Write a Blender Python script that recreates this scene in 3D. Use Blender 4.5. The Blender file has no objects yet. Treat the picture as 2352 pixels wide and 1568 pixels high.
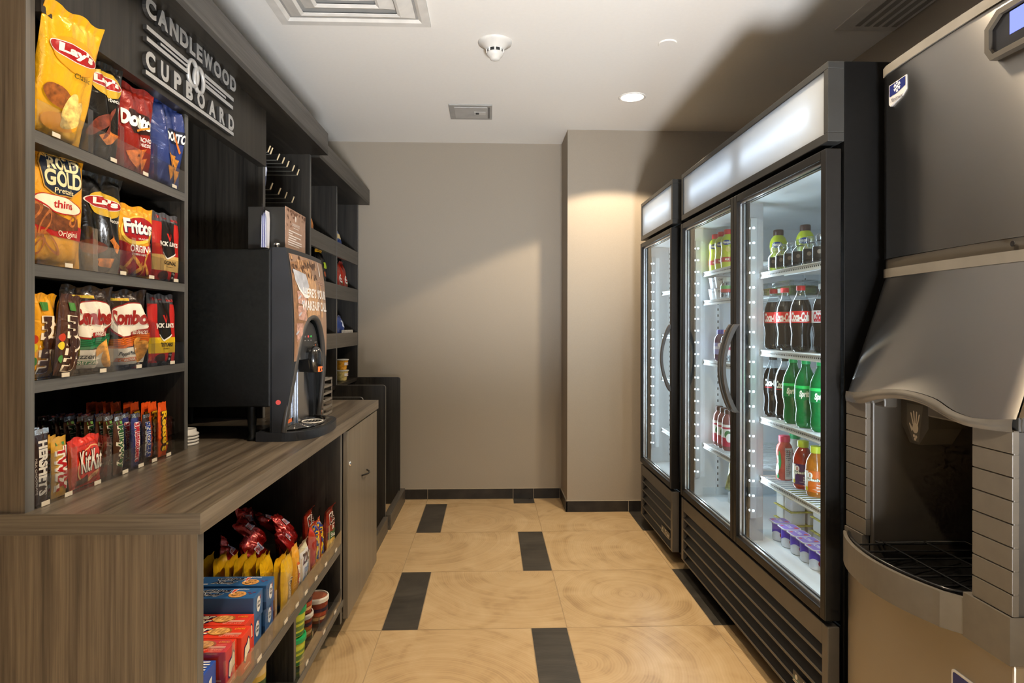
import bpy, bmesh, math, random
from mathutils import Vector, Matrix
from mathutils.geometry import tessellate_polygon
D = bpy.data
SC = bpy.context.scene
COL = SC.collection
PI = math.pi
ORG = {}          # object name -> absolute origin while building
LEFT = []         # top-level objects of the left-hand furniture (turned together at the end)
WHERE = ['right']

def s2l(c):
    return c / 12.92 if c <= .04045 else ((c + .055) / 1.055) ** 2.4

def hexc(h):
    return tuple(s2l(int(h[i:i + 2], 16) / 255) for i in (0, 2, 4))

# ------------------------------------------------------------------ materials
MATS = {}

def newmat(name):
    m = D.materials.new(name)
    m.use_nodes = True
    nt = m.node_tree
    nt.nodes.clear()
    out = nt.nodes.new('ShaderNodeOutputMaterial')
    b = nt.nodes.new('ShaderNodeBsdfPrincipled')
    nt.links.new(b.outputs[0], out.inputs[0])
    MATS[name] = m
    return m, nt, b, out

def nd(nt, kind, **kw):
    n = nt.nodes.new(kind)
    for k, v in kw.items():
        if k.startswith('i_'):
            n.inputs[k[2:].replace('_', ' ')].default_value = v
        else:
            setattr(n, k, v)
    return n

def mat(name, col, rough=.5, metal=0., var=.08, scale=14., bump=0., coat=0., emis=0., spec=.5, trans=0., ior=1.45, aniso=0.):
    """plain procedural surface: colour broken up by a soft noise"""
    if name in MATS:
        return MATS[name]
    if isinstance(col, str):
        col = hexc(col)
    m, nt, b, out = newmat(name)
    tc = nd(nt, 'ShaderNodeTexCoord')
    nz = nd(nt, 'ShaderNodeTexNoise')
    nz.inputs['Scale'].default_value = scale
    nz.inputs['Detail'].default_value = 3
    nt.links.new(tc.outputs['Object'], nz.inputs['Vector'])
    rp = nd(nt, 'ShaderNodeValToRGB')
    rp.color_ramp.elements[0].position = .3
    rp.color_ramp.elements[1].position = .7
    rp.color_ramp.elements[0].color = tuple(max(0, c * (1 - var)) for c in col) + (1,)
    rp.color_ramp.elements[1].color = tuple(min(1, c * (1 + var)) for c in col) + (1,)
    nt.links.new(nz.outputs['Fac'], rp.inputs[0])
    nt.links.new(rp.outputs[0], b.inputs['Base Color'])
    b.inputs['Roughness'].default_value = rough
    b.inputs['Metallic'].default_value = metal
    b.inputs['Specular IOR Level'].default_value = spec
    b.inputs['Coat Weight'].default_value = coat
    b.inputs['Coat Roughness'].default_value = .08
    b.inputs['Transmission Weight'].default_value = trans
    b.inputs['IOR'].default_value = ior
    if aniso:
        b.inputs['Anisotropic'].default_value = aniso
    if emis:
        b.inputs['Emission Color'].default_value = tuple(col) + (1,)
        b.inputs['Emission Strength'].default_value = emis
    if bump:
        bp = nd(nt, 'ShaderNodeBump')
        bp.inputs['Strength'].default_value = bump
        bp.inputs['Distance'].default_value = .004
        nt.links.new(nz.outputs['Fac'], bp.inputs['Height'])
        nt.links.new(bp.outputs[0], b.inputs['Normal'])
    return m

def foil(name, col, rough=.28, metal=.15, wr=.5, sc=22):
    """printed plastic film with fine crumples"""
    if name in MATS:
        return MATS[name]
    if isinstance(col, str):
        col = hexc(col)
    m, nt, b, out = newmat(name)
    tc = nd(nt, 'ShaderNodeTexCoord')
    nz = nd(nt, 'ShaderNodeTexNoise')
    nz.inputs['Scale'].default_value = sc
    nz.inputs['Detail'].default_value = 4
    nz.inputs['Distortion'].default_value = 1.6
    nt.links.new(tc.outputs['Object'], nz.inputs['Vector'])
    bp = nd(nt, 'ShaderNodeBump')
    bp.inputs['Strength'].default_value = wr
    bp.inputs['Distance'].default_value = .01
    nt.links.new(nz.outputs['Fac'], bp.inputs['Height'])
    nt.links.new(bp.outputs[0], b.inputs['Normal'])
    b.inputs['Base Color'].default_value = tuple(col) + (1,)
    b.inputs['Roughness'].default_value = rough
    b.inputs['Metallic'].default_value = metal
    b.inputs['Coat Weight'].default_value = .35
    b.inputs['Coat Roughness'].default_value = .12
    return m

def clear(name, tint=(1, 1, 1), rough=.03, refl=1.0, base=0.0):
    """thin clear sheet: see-through with a fresnel reflection"""
    if name in MATS:
        return MATS[name]
    m = D.materials.new(name)
    m.use_nodes = True
    nt = m.node_tree
    nt.nodes.clear()
    out = nd(nt, 'ShaderNodeOutputMaterial')
    tr = nd(nt, 'ShaderNodeBsdfTransparent')
    tr.inputs[0].default_value = tuple(tint) + (1,)
    gl = nd(nt, 'ShaderNodeBsdfGlossy')
    gl.inputs['Roughness'].default_value = rough
    lw = nd(nt, 'ShaderNodeLayerWeight')
    pw = nd(nt, 'ShaderNodeMath', operation='POWER')
    pw.inputs[1].default_value = 4.5
    nt.links.new(lw.outputs['Facing'], pw.inputs[0])
    mul = nd(nt, 'ShaderNodeMath', operation='MULTIPLY_ADD')
    mul.inputs[1].default_value = .75 * refl
    mul.inputs[2].default_value = .035 * refl + base
    mul.use_clamp = True
    nt.links.new(pw.outputs[0], mul.inputs[0])
    mx = nd(nt, 'ShaderNodeMixShader')
    nt.links.new(mul.outputs[0], mx.inputs[0])
    nt.links.new(tr.outputs[0], mx.inputs[1])
    nt.links.new(gl.outputs[0], mx.inputs[2])
    nt.links.new(mx.outputs[0], out.inputs[0])
    MATS[name] = m
    return m

def emit(name, col, strength):
    if name in MATS:
        return MATS[name]
    if isinstance(col, str):
        col = hexc(col)
    m = D.materials.new(name)
    m.use_nodes = True
    nt = m.node_tree
    nt.nodes.clear()
    out = nd(nt, 'ShaderNodeOutputMaterial')
    e = nd(nt, 'ShaderNodeEmission')
    e.inputs[0].default_value = tuple(col) + (1,)
    e.inputs[1].default_value = strength
    nt.links.new(e.outputs[0], out.inputs[0])
    MATS[name] = m
    return m

def laminate(name, axis, dark, light, rough=.42, freq=1.0):
    """wood-grain laminate; the grain runs along the given axis"""
    if name in MATS:
        return MATS[name]
    m, nt, b, out = newmat(name)
    tc = nd(nt, 'ShaderNodeTexCoord')
    mp = nd(nt, 'ShaderNodeMapping')
    sc = [150 * freq, 150 * freq, 150 * freq]
    sc[axis] = 3.2
    mp.inputs['Scale'].default_value = sc
    nt.links.new(tc.outputs['Object'], mp.inputs['Vector'])
    n1 = nd(nt, 'ShaderNodeTexNoise')
    n1.inputs['Scale'].default_value = 1.0
    n1.inputs['Detail'].default_value = 6
    n1.inputs['Roughness'].default_value = .62
    n1.inputs['Distortion'].default_value = .35
    nt.links.new(mp.outputs[0], n1.inputs['Vector'])
    mp2 = nd(nt, 'ShaderNodeMapping')
    sc2 = [28 * freq, 28 * freq, 28 * freq]
    sc2[axis] = .9
    mp2.inputs['Scale'].default_value = sc2
    nt.links.new(tc.outputs['Object'], mp2.inputs['Vector'])
    n2 = nd(nt, 'ShaderNodeTexNoise')
    n2.inputs['Scale'].default_value = 1.0
    n2.inputs['Detail'].default_value = 3
    nt.links.new(mp2.outputs[0], n2.inputs['Vector'])
    ad = nd(nt, 'ShaderNodeMath', operation='MULTIPLY_ADD')
    ad.inputs[1].default_value = .45
    nt.links.new(n2.outputs['Fac'], ad.inputs[0])
    ml = nd(nt, 'ShaderNodeMath', operation='MULTIPLY')
    ml.inputs[1].default_value = .6
    nt.links.new(n1.outputs['Fac'], ml.inputs[0])
    nt.links.new(ml.outputs[0], ad.inputs[2])
    rp = nd(nt, 'ShaderNodeValToRGB')
    rp.color_ramp.elements[0].position = .4
    rp.color_ramp.elements[0].color = tuple(dark) + (1,)
    rp.color_ramp.elements[1].position = .66
    rp.color_ramp.elements[1].color = tuple(light) + (1,)
    nt.links.new(ad.outputs[0], rp.inputs[0])
    nt.links.new(rp.outputs[0], b.inputs['Base Color'])
    b.inputs['Roughness'].default_value = rough
    bp = nd(nt, 'ShaderNodeBump')
    bp.inputs['Strength'].default_value = .12
    bp.inputs['Distance'].default_value = .001
    nt.links.new(n1.outputs['Fac'], bp.inputs['Height'])
    nt.links.new(bp.outputs[0], b.inputs['Normal'])
    return m

def brushed(name, col, rough=.3, axis=2):
    if name in MATS:
        return MATS[name]
    m, nt, b, out = newmat(name)
    tc = nd(nt, 'ShaderNodeTexCoord')
    mp = nd(nt, 'ShaderNodeMapping')
    sc = [4, 4, 4]
    for i in range(3):
        sc[i] = 5 if i == axis else 900
    mp.inputs['Scale'].default_value = sc
    nt.links.new(tc.outputs['Object'], mp.inputs['Vector'])
    n1 = nd(nt, 'ShaderNodeTexNoise')
    n1.inputs['Scale'].default_value = 1
    n1.inputs['Detail'].default_value = 2
    nt.links.new(mp.outputs[0], n1.inputs['Vector'])
    mr = nd(nt, 'ShaderNodeMapRange')
    mr.inputs['To Min'].default_value = rough - .06
    mr.inputs['To Max'].default_value = rough + .06
    nt.links.new(n1.outputs['Fac'], mr.inputs['Value'])
    nt.links.new(mr.outputs[0], b.inputs['Roughness'])
    bp = nd(nt, 'ShaderNodeBump')
    bp.inputs['Strength'].default_value = .05
    bp.inputs['Distance'].default_value = .0005
    nt.links.new(n1.outputs['Fac'], bp.inputs['Height'])
    nt.links.new(bp.outputs[0], b.inputs['Normal'])
    b.inputs['Base Color'].default_value = tuple(col) + (1,)
    b.inputs['Metallic'].default_value = 1
    b.inputs['Anisotropic'].default_value = .93
    b.inputs['Anisotropic Rotation'].default_value = .25
    tg = nd(nt, 'ShaderNodeTangent', direction_type='RADIAL', axis='Z')
    nt.links.new(tg.outputs[0], b.inputs['Tangent'])
    return m

# ------------------------------------------------------------------ flat shapes
TXT = {}

def text2d(s, bold=0.0):
    key = (s, bold)
    if key in TXT:
        return TXT[key]
    cu = D.curves.new('lettering', 'FONT')
    cu.body = s
    cu.offset = bold
    cu.resolution_u = 4
    cu.fill_mode = 'BOTH'
    o = D.objects.new('lettering', cu)
    me = D.meshes.new_from_object(o)
    vs = [(v.co.x, v.co.y) for v in me.vertices]
    fs = [tuple(p.vertices) for p in me.polygons]
    D.objects.remove(o)
    D.curves.remove(cu)
    D.meshes.remove(me)
    if vs:
        x0 = min(v[0] for v in vs); x1 = max(v[0] for v in vs)
        y0 = min(v[1] for v in vs); y1 = max(v[1] for v in vs)
        vs = [((x - x0) / max(1e-6, x1 - x0), (y - y0) / max(1e-6, y1 - y0)) for x, y in vs]
    TXT[key] = (vs, fs)
    return TXT[key]

def refine(vs, fs, lim):
    bm = bmesh.new()
    bv = [bm.verts.new((x, y, 0)) for x, y in vs]
    for f in fs:
        try:
            bm.faces.new([bv[i] for i in f])
        except ValueError:
            pass
    bmesh.ops.triangulate(bm, faces=bm.faces[:])
    for _ in range(4):
        es = [e for e in bm.edges if e.calc_length() > lim]
        if not es:
            break
        bmesh.ops.subdivide_edges(bm, edges=es, cuts=1)
        bmesh.ops.triangulate(bm, faces=bm.faces[:])
    bm.verts.index_update()
    r = [(v.co.x, v.co.y) for v in bm.verts], [tuple(v.index for v in f.verts) for f in bm.faces]
    bm.free()
    return r

def ell_pts(cx, cy, rx, ry, rot=0, n=28):
    c, s = math.cos(rot), math.sin(rot)
    return [(cx + rx * math.cos(a) * c - ry * math.sin(a) * s, cy + rx * math.cos(a) * s + ry * math.sin(a) * c)
            for a in (2 * PI * i / n for i in range(n))]

def plane_map(o, ux, uy):
    o, ux, uy = Vector(o), Vector(ux), Vector(uy)
    n = ux.cross(uy).normalized()
    return lambda u, v, off=0: o + ux * u + uy * v + n * off

# ------------------------------------------------------------------ mesh builder
class MB:
    def __init__(self):
        self.v = []; self.f = []; self.m = []; self.s = []; self.M = None

    def add(self, vs, fs, m=0, smooth=False):
        b = len(self.v)
        if self.M is not None:
            vs = [self.M @ Vector(p) for p in vs]
        self.v.extend(tuple(p) for p in vs)
        for f in fs:
            self.f.append(tuple(i + b for i in f))
            self.m.append(m)
            self.s.append(smooth)
        return self

    def box(self, x0, x1, y0, y1, z0, z1, m=0, ch=0):
        if ch <= 0:
            vs = [(x0, y0, z0), (x1, y0, z0), (x1, y1, z0), (x0, y1, z0), (x0, y0, z1), (x1, y0, z1), (x1, y1, z1), (x0, y1, z1)]
            return self.add(vs, [(0, 3, 2, 1), (4, 5, 6, 7), (0, 1, 5, 4), (1, 2, 6, 5), (2, 3, 7, 6), (3, 0, 4, 7)], m)
        bm = bmesh.new()
        bmesh.ops.create_cube(bm, size=1)
        for v in bm.verts:
            v.co = ((x0 + x1) / 2 + v.co.x * (x1 - x0), (y0 + y1) / 2 + v.co.y * (y1 - y0), (z0 + z1) / 2 + v.co.z * (z1 - z0))
        bmesh.ops.bevel(bm, geom=bm.edges[:], offset=ch, segments=2, profile=.6, affect='EDGES')
        bm.verts.index_update()
        r = self.add([v.co.copy() for v in bm.verts], [tuple(v.index for v in f.verts) for f in bm.faces], m, False)
        bm.free()
        return r

    def prism(self, pts, axis, a, b, m=0, smooth=False):
        """polygon pts in the plane across axis (axis 0: (y,z), 1: (x,z), 2: (x,y)), extruded a..b"""
        def P(p, t):
            return (t, p[0], p[1]) if axis == 0 else (p[0], t, p[1]) if axis == 1 else (p[0], p[1], t)
        n = len(pts)
        vs = [P(p, a) for p in pts] + [P(p, b) for p in pts]
        tri = tessellate_polygon([[Vector((p[0], p[1], 0)) for p in pts]])
        fs = [tuple(t) for t in tri] + [tuple(i + n for i in t[::-1]) for t in tri]
        self.add(vs, fs, m)
        self.add(vs, [(i, (i + 1) % n, n + (i + 1) % n, n + i) for i in range(n)], m, smooth)
        return self

    def tube(self, pts, r, n=8, m=0, closed=False, caps=True):
        pts = [Vector(p) for p in pts]
        k = len(pts)
        rs = r if isinstance(r, (list, tuple)) else [r] * k
        vs = []
        prev = None
        for i, p in enumerate(pts):
            if closed:
                t = (pts[(i + 1) % k] - pts[i - 1])
            else:
                t = pts[min(i + 1, k - 1)] - pts[max(i - 1, 0)]
            t.normalize()
            if prev is None:
                u = t.orthogonal().normalized()
            else:
                u = (prev - t * prev.dot(t)).normalized()
            prev = u
            w = t.cross(u)
            for j in range(n):
                a = 2 * PI * j / n
                vs.append(p + (u * math.cos(a) + w * math.sin(a)) * rs[i])
        fs = []
        for i in range(k if closed else k - 1):
            i2 = (i + 1) % k
            for j in range(n):
                j2 = (j + 1) % n
                fs.append((i * n + j, i * n + j2, i2 * n + j2, i2 * n + j))
        self.add(vs, fs, m, True)
        if caps and not closed:
            self.add(vs[:n], [tuple(range(n))[::-1]], m)
            self.add(vs[-n:], [tuple(range(n))], m)
        return self

    def lathe(self, prof, c=(0, 0, 0), n=20, m=0, axis=2, caps=True, smooth=True):
        """prof [(r, h)] bottom to top about the axis through c"""
        vs = []
        for r, h in prof:
            for j in range(n):
                a = 2 * PI * j / n
                p = (r * math.cos(a), r * math.sin(a), h)
                if axis == 0:
                    p = (p[2], p[0], p[1])
                elif axis == 1:
                    p = (p[1], p[2], p[0])
                vs.append((p[0] + c[0], p[1] + c[1], p[2] + c[2]))
        fs = []
        for i in range(len(prof) - 1):
            for j in range(n):
                j2 = (j + 1) % n
                fs.append((i * n + j, i * n + j2, (i + 1) * n + j2, (i + 1) * n + j))
        mm = m if isinstance(m, (list, tuple)) else None
        if mm:
            for i in range(len(prof) - 1):
                self.add(vs[i * n:(i + 2) * n], [(j, (j + 1) % n, n + (j + 1) % n, n + j) for j in range(n)], mm[i], smooth)
        else:
            self.add(vs, fs, m, smooth)
        if caps:
            if prof[0][0] > 1e-5:
                self.add(vs[:n], [tuple(range(n))[::-1]], mm[0] if mm else m)
            if prof[-1][0] > 1e-5:
                self.add(vs[-n:], [tuple(range(n))], mm[-1] if mm else m)
        return self

    def grid(self, fn, nu, nv, m=0, smooth=True, flip=False):
        vs = [fn(i / nu, j / nv) for j in range(nv + 1) for i in range(nu + 1)]
        fs = []
        for j in range(nv):
            for i in range(nu):
                a = j * (nu + 1) + i
                q = (a, a + 1, a + nu + 2, a + nu + 1)
                fs.append(q[::-1] if flip else q)
        return self.add(vs, fs, m, smooth)

    def sphere(self, c, r, m=0, n=10, k=7):
        rx, ry, rz = r if isinstance(r, (tuple, list)) else (r, r, r)
        return self.grid(lambda u, v: (c[0] + rx * math.sin(PI * v) * math.cos(2 * PI * u), c[1] + ry * math.sin(PI * v) * math.sin(2 * PI * u),
                                       c[2] - rz * math.cos(PI * v)), n, k, m)

    # flat graphics laid on a surface through a mapping fn(u, v, off)
    def art(self, vs, fs, fn, m, off=.0006, lim=None):
        if lim:
            vs, fs = refine(vs, fs, lim)
        return self.add([fn(u, v, off) for u, v in vs], fs, m)

    def text(self, s, rect, fn, m, bold=0.02, off=.0012, shear=0., lim=None, rot=0):
        vs, fs = text2d(s, bold)
        u0, v0, u1, v1 = rect
        q = []
        for x, y in vs:
            if rot == 90:      # reads upwards
                x, y = 1 - y, x
            elif rot == -90:   # reads downwards
                x, y = y, 1 - x
            q.append((u0 + (u1 - u0) * x + shear * (y - .5), v0 + (v1 - v0) * y))
        return self.art(q, fs, fn, m, off, lim)

    def shape(self, pts, fn, m, off=.0006, lim=None):
        tri = tessellate_polygon([[Vector((p[0], p[1], 0)) for p in pts]])
        fs = []
        for t in tri:
            a, b, c = (pts[i] for i in t)
            ar = (b[0] - a[0]) * (c[1] - a[1]) - (b[1] - a[1]) * (c[0] - a[0])
            fs.append(tuple(t) if ar > 0 else tuple(t)[::-1])
        return self.art(pts, fs, fn, m, off, lim)

    def ell(self, cx, cy, rx, ry, fn, m, off=.0006, rot=0, lim=None, n=28):
        return self.shape(ell_pts(cx, cy, rx, ry, rot, n), fn, m, off, lim)

    def rect(self, u0, v0, u1, v1, fn, m, off=.0006, lim=None):
        return self.shape([(u0, v0), (u1, v0), (u1, v1), (u0, v1)], fn, m, off, lim)

    def build(self, name, mats, parent=None, bevel=0, base=None, seg=2, fix=True):
        if not isinstance(mats, (list, tuple)):
            mats = [mats]
        me = D.meshes.new(name)
        if parent is not None:
            o0 = Vector(ORG[parent.name])
        elif base is not None:
            o0 = Vector(base)
        else:
            xs = [p[0] for p in self.v]; ys = [p[1] for p in self.v]; zs = [p[2] for p in self.v]
            o0 = Vector(((min(xs) + max(xs)) / 2, (min(ys) + max(ys)) / 2, min(zs)))
        me.from_pydata([Vector(p) - o0 for p in self.v], [], self.f)
        for p, mi, s in zip(me.polygons, self.m, self.s):
            p.material_index = mi
            p.use_smooth = s
        for m in mats:
            me.materials.append(m)
        me.validate()
        o = D.objects.new(name, me)
        COL.objects.link(o)
        if parent is not None:
            o.parent = parent
            ORG[o.name] = tuple(o0)
        else:
            o.location = o0
            ORG[o.name] = tuple(o0)
            if WHERE[0] == 'left':
                LEFT.append(o)
        if bevel:
            b = o.modifiers.new('edge', 'BEVEL')
            b.width = bevel; b.segments = seg; b.limit_method = 'ANGLE'; b.angle_limit = math.radians(40)
        return o

def tag(o, label=None, cat=None, group=None, kind=None):
    if label: o['label'] = label
    if cat: o['category'] = cat
    if group: o['group'] = group
    if kind: o['kind'] = kind
    return o

def thing(name, loc, label, cat, group=None, rz=0):
    o = D.objects.new(name, None)
    COL.objects.link(o)
    o.empty_display_size = .05
    o.location = loc
    o.rotation_euler = (0, 0, rz)
    ORG[o.name] = tuple(loc)
    if WHERE[0] == 'left':
        LEFT.append(o)
    return tag(o, label, cat, group)

def dup(src, loc, label, rot=None, group=None):
    """copy of a thing with copies of its parts and sub-parts"""
    r = src.copy()
    COL.objects.link(r)
    r.location = loc
    ORG[r.name] = tuple(loc)
    if rot is not None:
        r.rotation_euler = rot
    r['label'] = label
    if group:
        r['group'] = group
    if WHERE[0] == 'left':
        LEFT.append(r)
    for ch in list(src.children):
        c = ch.copy()
        COL.objects.link(c)
        c.parent = r
        for g in list(ch.children):
            d = g.copy()
            COL.objects.link(d)
            d.parent = c
    return r

def struct(o):
    o['kind'] = 'structure'
    return o

def box_obj(name, x0, x1, y0, y1, z0, z1, m, parent=None, bevel=0):
    return MB().box(x0, x1, y0, y1, z0, z1).build(name, m, parent, bevel)

def rrect(x0, y0, x1, y1, r, n=5):
    pts = []
    for cx, cy, a0 in ((x1 - r, y1 - r, 0), (x0 + r, y1 - r, 90), (x0 + r, y0 + r, 180), (x1 - r, y0 + r, 270)):
        for i in range(n + 1):
            a = math.radians(a0 + 90 * i / n)
            pts.append((cx + r * math.cos(a), cy + r * math.sin(a)))
    return pts
# ================================================================== camera
cam = D.cameras.new('camera')
cam.sensor_width = 36
cam.lens = 1463.56 / 2352 * 36
cam.shift_y = -(784 - 746.67) / 2352
cam.clip_start = .02
co = D.objects.new('camera', cam)
COL.objects.link(co)
co.matrix_world = Matrix.Translation((0, 0, 1.24492)) @ Matrix.Rotation(-.0358274, 4, 'Z') @ Matrix.Rotation(PI / 2, 4, 'X') @ Matrix.Rotation(.001595, 4, 'Z')
SC.camera = co
SC.view_settings.view_transform = 'Standard'
SC.view_settings.look = 'None'
SC.view_settings.gamma = 1
SC.view_settings.use_curve_mapping = False
SC.view_settings.exposure = 0.0
cy = SC.cycles
cy.max_bounces = 10
cy.diffuse_bounces = 4
cy.glossy_bounces = 4
cy.transmission_bounces = 8
cy.transparent_max_bounces = 24
cy.sample_clamp_indirect = 6
cy.sample_clamp_direct = 0
cy.blur_glossy = .5
cy.caustics_reflective = False
cy.caustics_refractive = False
cy.use_denoising = True
cy.use_adaptive_sampling = True
cy.adaptive_threshold = .025
cy.adaptive_min_samples = 12

# ================================================================== room
XL, XR, YB, YC, XC, ZT, YN = -1.245, 1.79, 4.583, 4.243, .5225, 2.552, -2.6

def tile_mat(name, dark):
    m, nt, b, out = newmat(name)
    at = nd(nt, 'ShaderNodeAttribute', attribute_name='tile')
    geo = nd(nt, 'ShaderNodeNewGeometry')
    sub = nd(nt, 'ShaderNodeVectorMath', operation='SUBTRACT')
    nt.links.new(geo.outputs['Position'], sub.inputs[0])
    sep = nd(nt, 'ShaderNodeSeparateColor')
    nt.links.new(at.outputs['Color'], sep.inputs[0])
    cmb = nd(nt, 'ShaderNodeCombineXYZ')
    for i in (0, 1):
        mm = nd(nt, 'ShaderNodeMath', operation='MULTIPLY_ADD')
        mm.inputs[1].default_value = 12
        mm.inputs[2].default_value = -6
        nt.links.new(sep.outputs[i], mm.inputs[0])
        nt.links.new(mm.outputs[0], cmb.inputs[i])
    nt.links.new(cmb.outputs[0], sub.inputs[1])
    # warp
    nz = nd(nt, 'ShaderNodeTexNoise')
    nz.inputs['Scale'].default_value = 3.2
    nz.inputs['Detail'].default_value = 3
    nt.links.new(geo.outputs['Position'], nz.inputs['Vector'])
    ln = nd(nt, 'ShaderNodeVectorMath', operation='LENGTH')
    nt.links.new(sub.outputs[0], ln.inputs[0])
    ad = nd(nt, 'ShaderNodeMath', operation='MULTIPLY_ADD')
    ad.inputs[1].default_value = .06
    nt.links.new(nz.outputs['Fac'], ad.inputs[0])
    nt.links.new(ln.outputs['Value'], ad.inputs[2])
    def rings(freq):
        a = nd(nt, 'ShaderNodeMath', operation='MULTIPLY')
        a.inputs[1].default_value = freq
        nt.links.new(ad.outputs[0], a.inputs[0])
        s = nd(nt, 'ShaderNodeMath', operation='SINE')
        nt.links.new(a.outputs[0], s.inputs[0])
        return s
    # 1-D noise of the radius gives irregular growth rings
    cx = nd(nt, 'ShaderNodeCombineXYZ')
    a1 = nd(nt, 'ShaderNodeMath', operation='MULTIPLY')
    a1.inputs[1].default_value = 34
    nt.links.new(ad.outputs[0], a1.inputs[0])
    nt.links.new(a1.outputs[0], cx.inputs[0])
    nt.links.new(sep.outputs[2], cx.inputs[1])
    n1 = nd(nt, 'ShaderNodeTexNoise')
    n1.inputs['Scale'].default_value = 1
    n1.inputs['Detail'].default_value = 4
    n1.inputs['Roughness'].default_value = .65
    nt.links.new(cx.outputs[0], n1.inputs['Vector'])
    # blotches and fine saw marks
    n2 = nd(nt, 'ShaderNodeTexNoise')
    n2.inputs['Scale'].default_value = 5.5
    n2.inputs['Detail'].default_value = 5
    n2.inputs['Distortion'].default_value = 1.2
    nt.links.new(sub.outputs[0], n2.inputs['Vector'])
    s2 = rings(560)
    w1 = nd(nt, 'ShaderNodeMath', operation='MULTIPLY_ADD')
    w1.inputs[1].default_value = .42
    nt.links.new(n1.outputs['Fac'], w1.inputs[0])
    w2 = nd(nt, 'ShaderNodeMath', operation='MULTIPLY_ADD')
    w2.inputs[1].default_value = .5
    w2.inputs[2].default_value = 0
    nt.links.new(n2.outputs['Fac'], w2.inputs[0])
    nt.links.new(w2.outputs[0], w1.inputs[2])
    w3 = nd(nt, 'ShaderNodeMath', operation='MULTIPLY_ADD')
    w3.inputs[1].default_value = .022 if not dark else .03
    nt.links.new(s2.outputs[0], w3.inputs[0])
    nt.links.new(w1.outputs[0], w3.inputs[2])
    rp = nd(nt, 'ShaderNodeValToRGB')
    if dark:
        rp.color_ramp.elements[0].position = .34
        rp.color_ramp.elements[0].color = (.020, .017, .013, 1)
        rp.color_ramp.elements[1].position = .72
        rp.color_ramp.elements[1].color = (.075, .064, .050, 1)
        b.inputs['Roughness'].default_value = .48
    else:
        rp.color_ramp.elements[0].position = .24
        rp.color_ramp.elements[0].color = (.27, .165, .075, 1)
        rp.color_ramp.elements[1].position = .62
        rp.color_ramp.elements[1].color = (.56, .405, .225, 1)
        e = rp.color_ramp.elements.new(.43)
        e.color = (.47, .32, .160, 1)
        b.inputs['Roughness'].default_value = .34
    nt.links.new(w3.outputs[0], rp.inputs[0])
    nt.links.new(rp.outputs[0], b.inputs['Base Color'])
    bp = nd(nt, 'ShaderNodeBump')
    bp.inputs['Strength'].default_value = .12
    bp.inputs['Distance'].default_value = .001
    nt.links.new(w3.outputs[0], bp.inputs['Height'])
    nt.links.new(bp.outputs[0], b.inputs['Normal'])
    return m

def build_floor():
    rnd = random.Random(5)
    T, W, A0, Y0 = .6115, .2427, -.7155, 7.2773
    mb = MB()
    cols = []
    x_lo, x_hi, y_lo, y_hi = XL, XR, YN, YB
    mb.box(x_lo - .05, x_hi + .05, y_lo, y_hi + .05, -.05, -.0008, 2)
    cols += [(.5, .5, .5)] * 6
    g = .0016
    for r in range(-1, 13):
        ya, yb = max(y_lo, (Y0 - r - 1) * T + g), min(y_hi, (Y0 - r) * T - g)
        if yb <= ya:
            continue
        off = A0 if r % 2 == 0 else A0 + 1
        k = -3
        while k < 4:
            st = off + k * (2 + W)
            for a, bb, dk in ((st, st + W, 1), (st + W, st + W + 1, 0), (st + W + 1, st + W + 2, 0)):
                xa, xb = max(x_lo, a * T + g), min(x_hi, bb * T - g)
                ctr = (rnd.uniform(a * T - .05, bb * T + .05), rnd.uniform((Y0 - r - 1) * T, (Y0 - r) * T))
                if xb <= xa:
                    continue
                mb.add([(xa, ya, 0), (xb, ya, 0), (xb, yb, 0), (xa, yb, 0)], [(0, 1, 2, 3)], dk)
                cols.append(((ctr[0] + 6) / 12, (ctr[1] + 6) / 12, rnd.random()))
            k += 1
    grout = mat('floor_grout', (.36, .26, .15), .8)
    o = mb.build('floor', [tile_mat('end_grain_tile', False), tile_mat('dark_strip_tile', True), grout], base=(0, 0, 0))
    at = o.data.attributes.new('tile', 'FLOAT_COLOR', 'FACE')
    for i, c in enumerate(cols):
        at.data[i].color = c + (1,)
    return struct(o)

build_floor()
paint = mat('taupe_wall_paint', (.315, .270, .213), .62, var=.025, scale=180, bump=.05)
ceil_m = mat('ceiling_paint', (.87, .85, .81), .8, var=.01, scale=60)
struct(box_obj('ceiling', XL - .1, XR + .1, YN, YB + .1, ZT, ZT + .08, ceil_m))
struct(box_obj('wall_back', XL - .1, XC + .001, YB, YB + .1, 0, ZT, paint))
struct(box_obj('wall_column', XC, XR, YC, YB + .1, 0, ZT, paint))
struct(box_obj('wall_left', XL - .1, XL, YN, YB, 0, ZT, paint))
struct(box_obj('wall_right', XR, XR + .1, YN, YB + .1, 0, ZT, paint))

bb_m = mat('baseboard_tile', (.022, .018, .014), .42, var=.6, scale=9)
gr_m = mat('pale_grout', (.45, .37, .26), .8)
def baseboard(name, cuts, a, axis, sgn):
    mb = MB()
    for c0, c1 in zip(cuts[:-1], cuts[1:]):
        lo, hi = c0 + .0018, c1 - .0018
        if axis == 1:
            mb.box(lo, hi, a - .011, a, .002, .0715, 0)
        else:
            mb.box(a - .011, a, lo, hi, .002, .0715, 0)
    if axis == 1:
        mb.box(cuts[0], cuts[-1], a - .007, a, 0, .0735, 1)
    else:
        mb.box(a - .007, a, cuts[0], cuts[-1], 0, .0735, 1)
    return struct(mb.build(name, [bb_m, gr_m]))
T_ = .6115
baseboard('baseboard_back', [XL, -.4375 - T_, -.4375, .1739, .322, XC - .012], YB, 1, 1)
baseboard('baseboard_column', [XC - .011, .9335, 1.54, XR], YC, 1, 1)
baseboard('baseboard_side', [YC - .011, YB - .012], XC, 0, 1)

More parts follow.
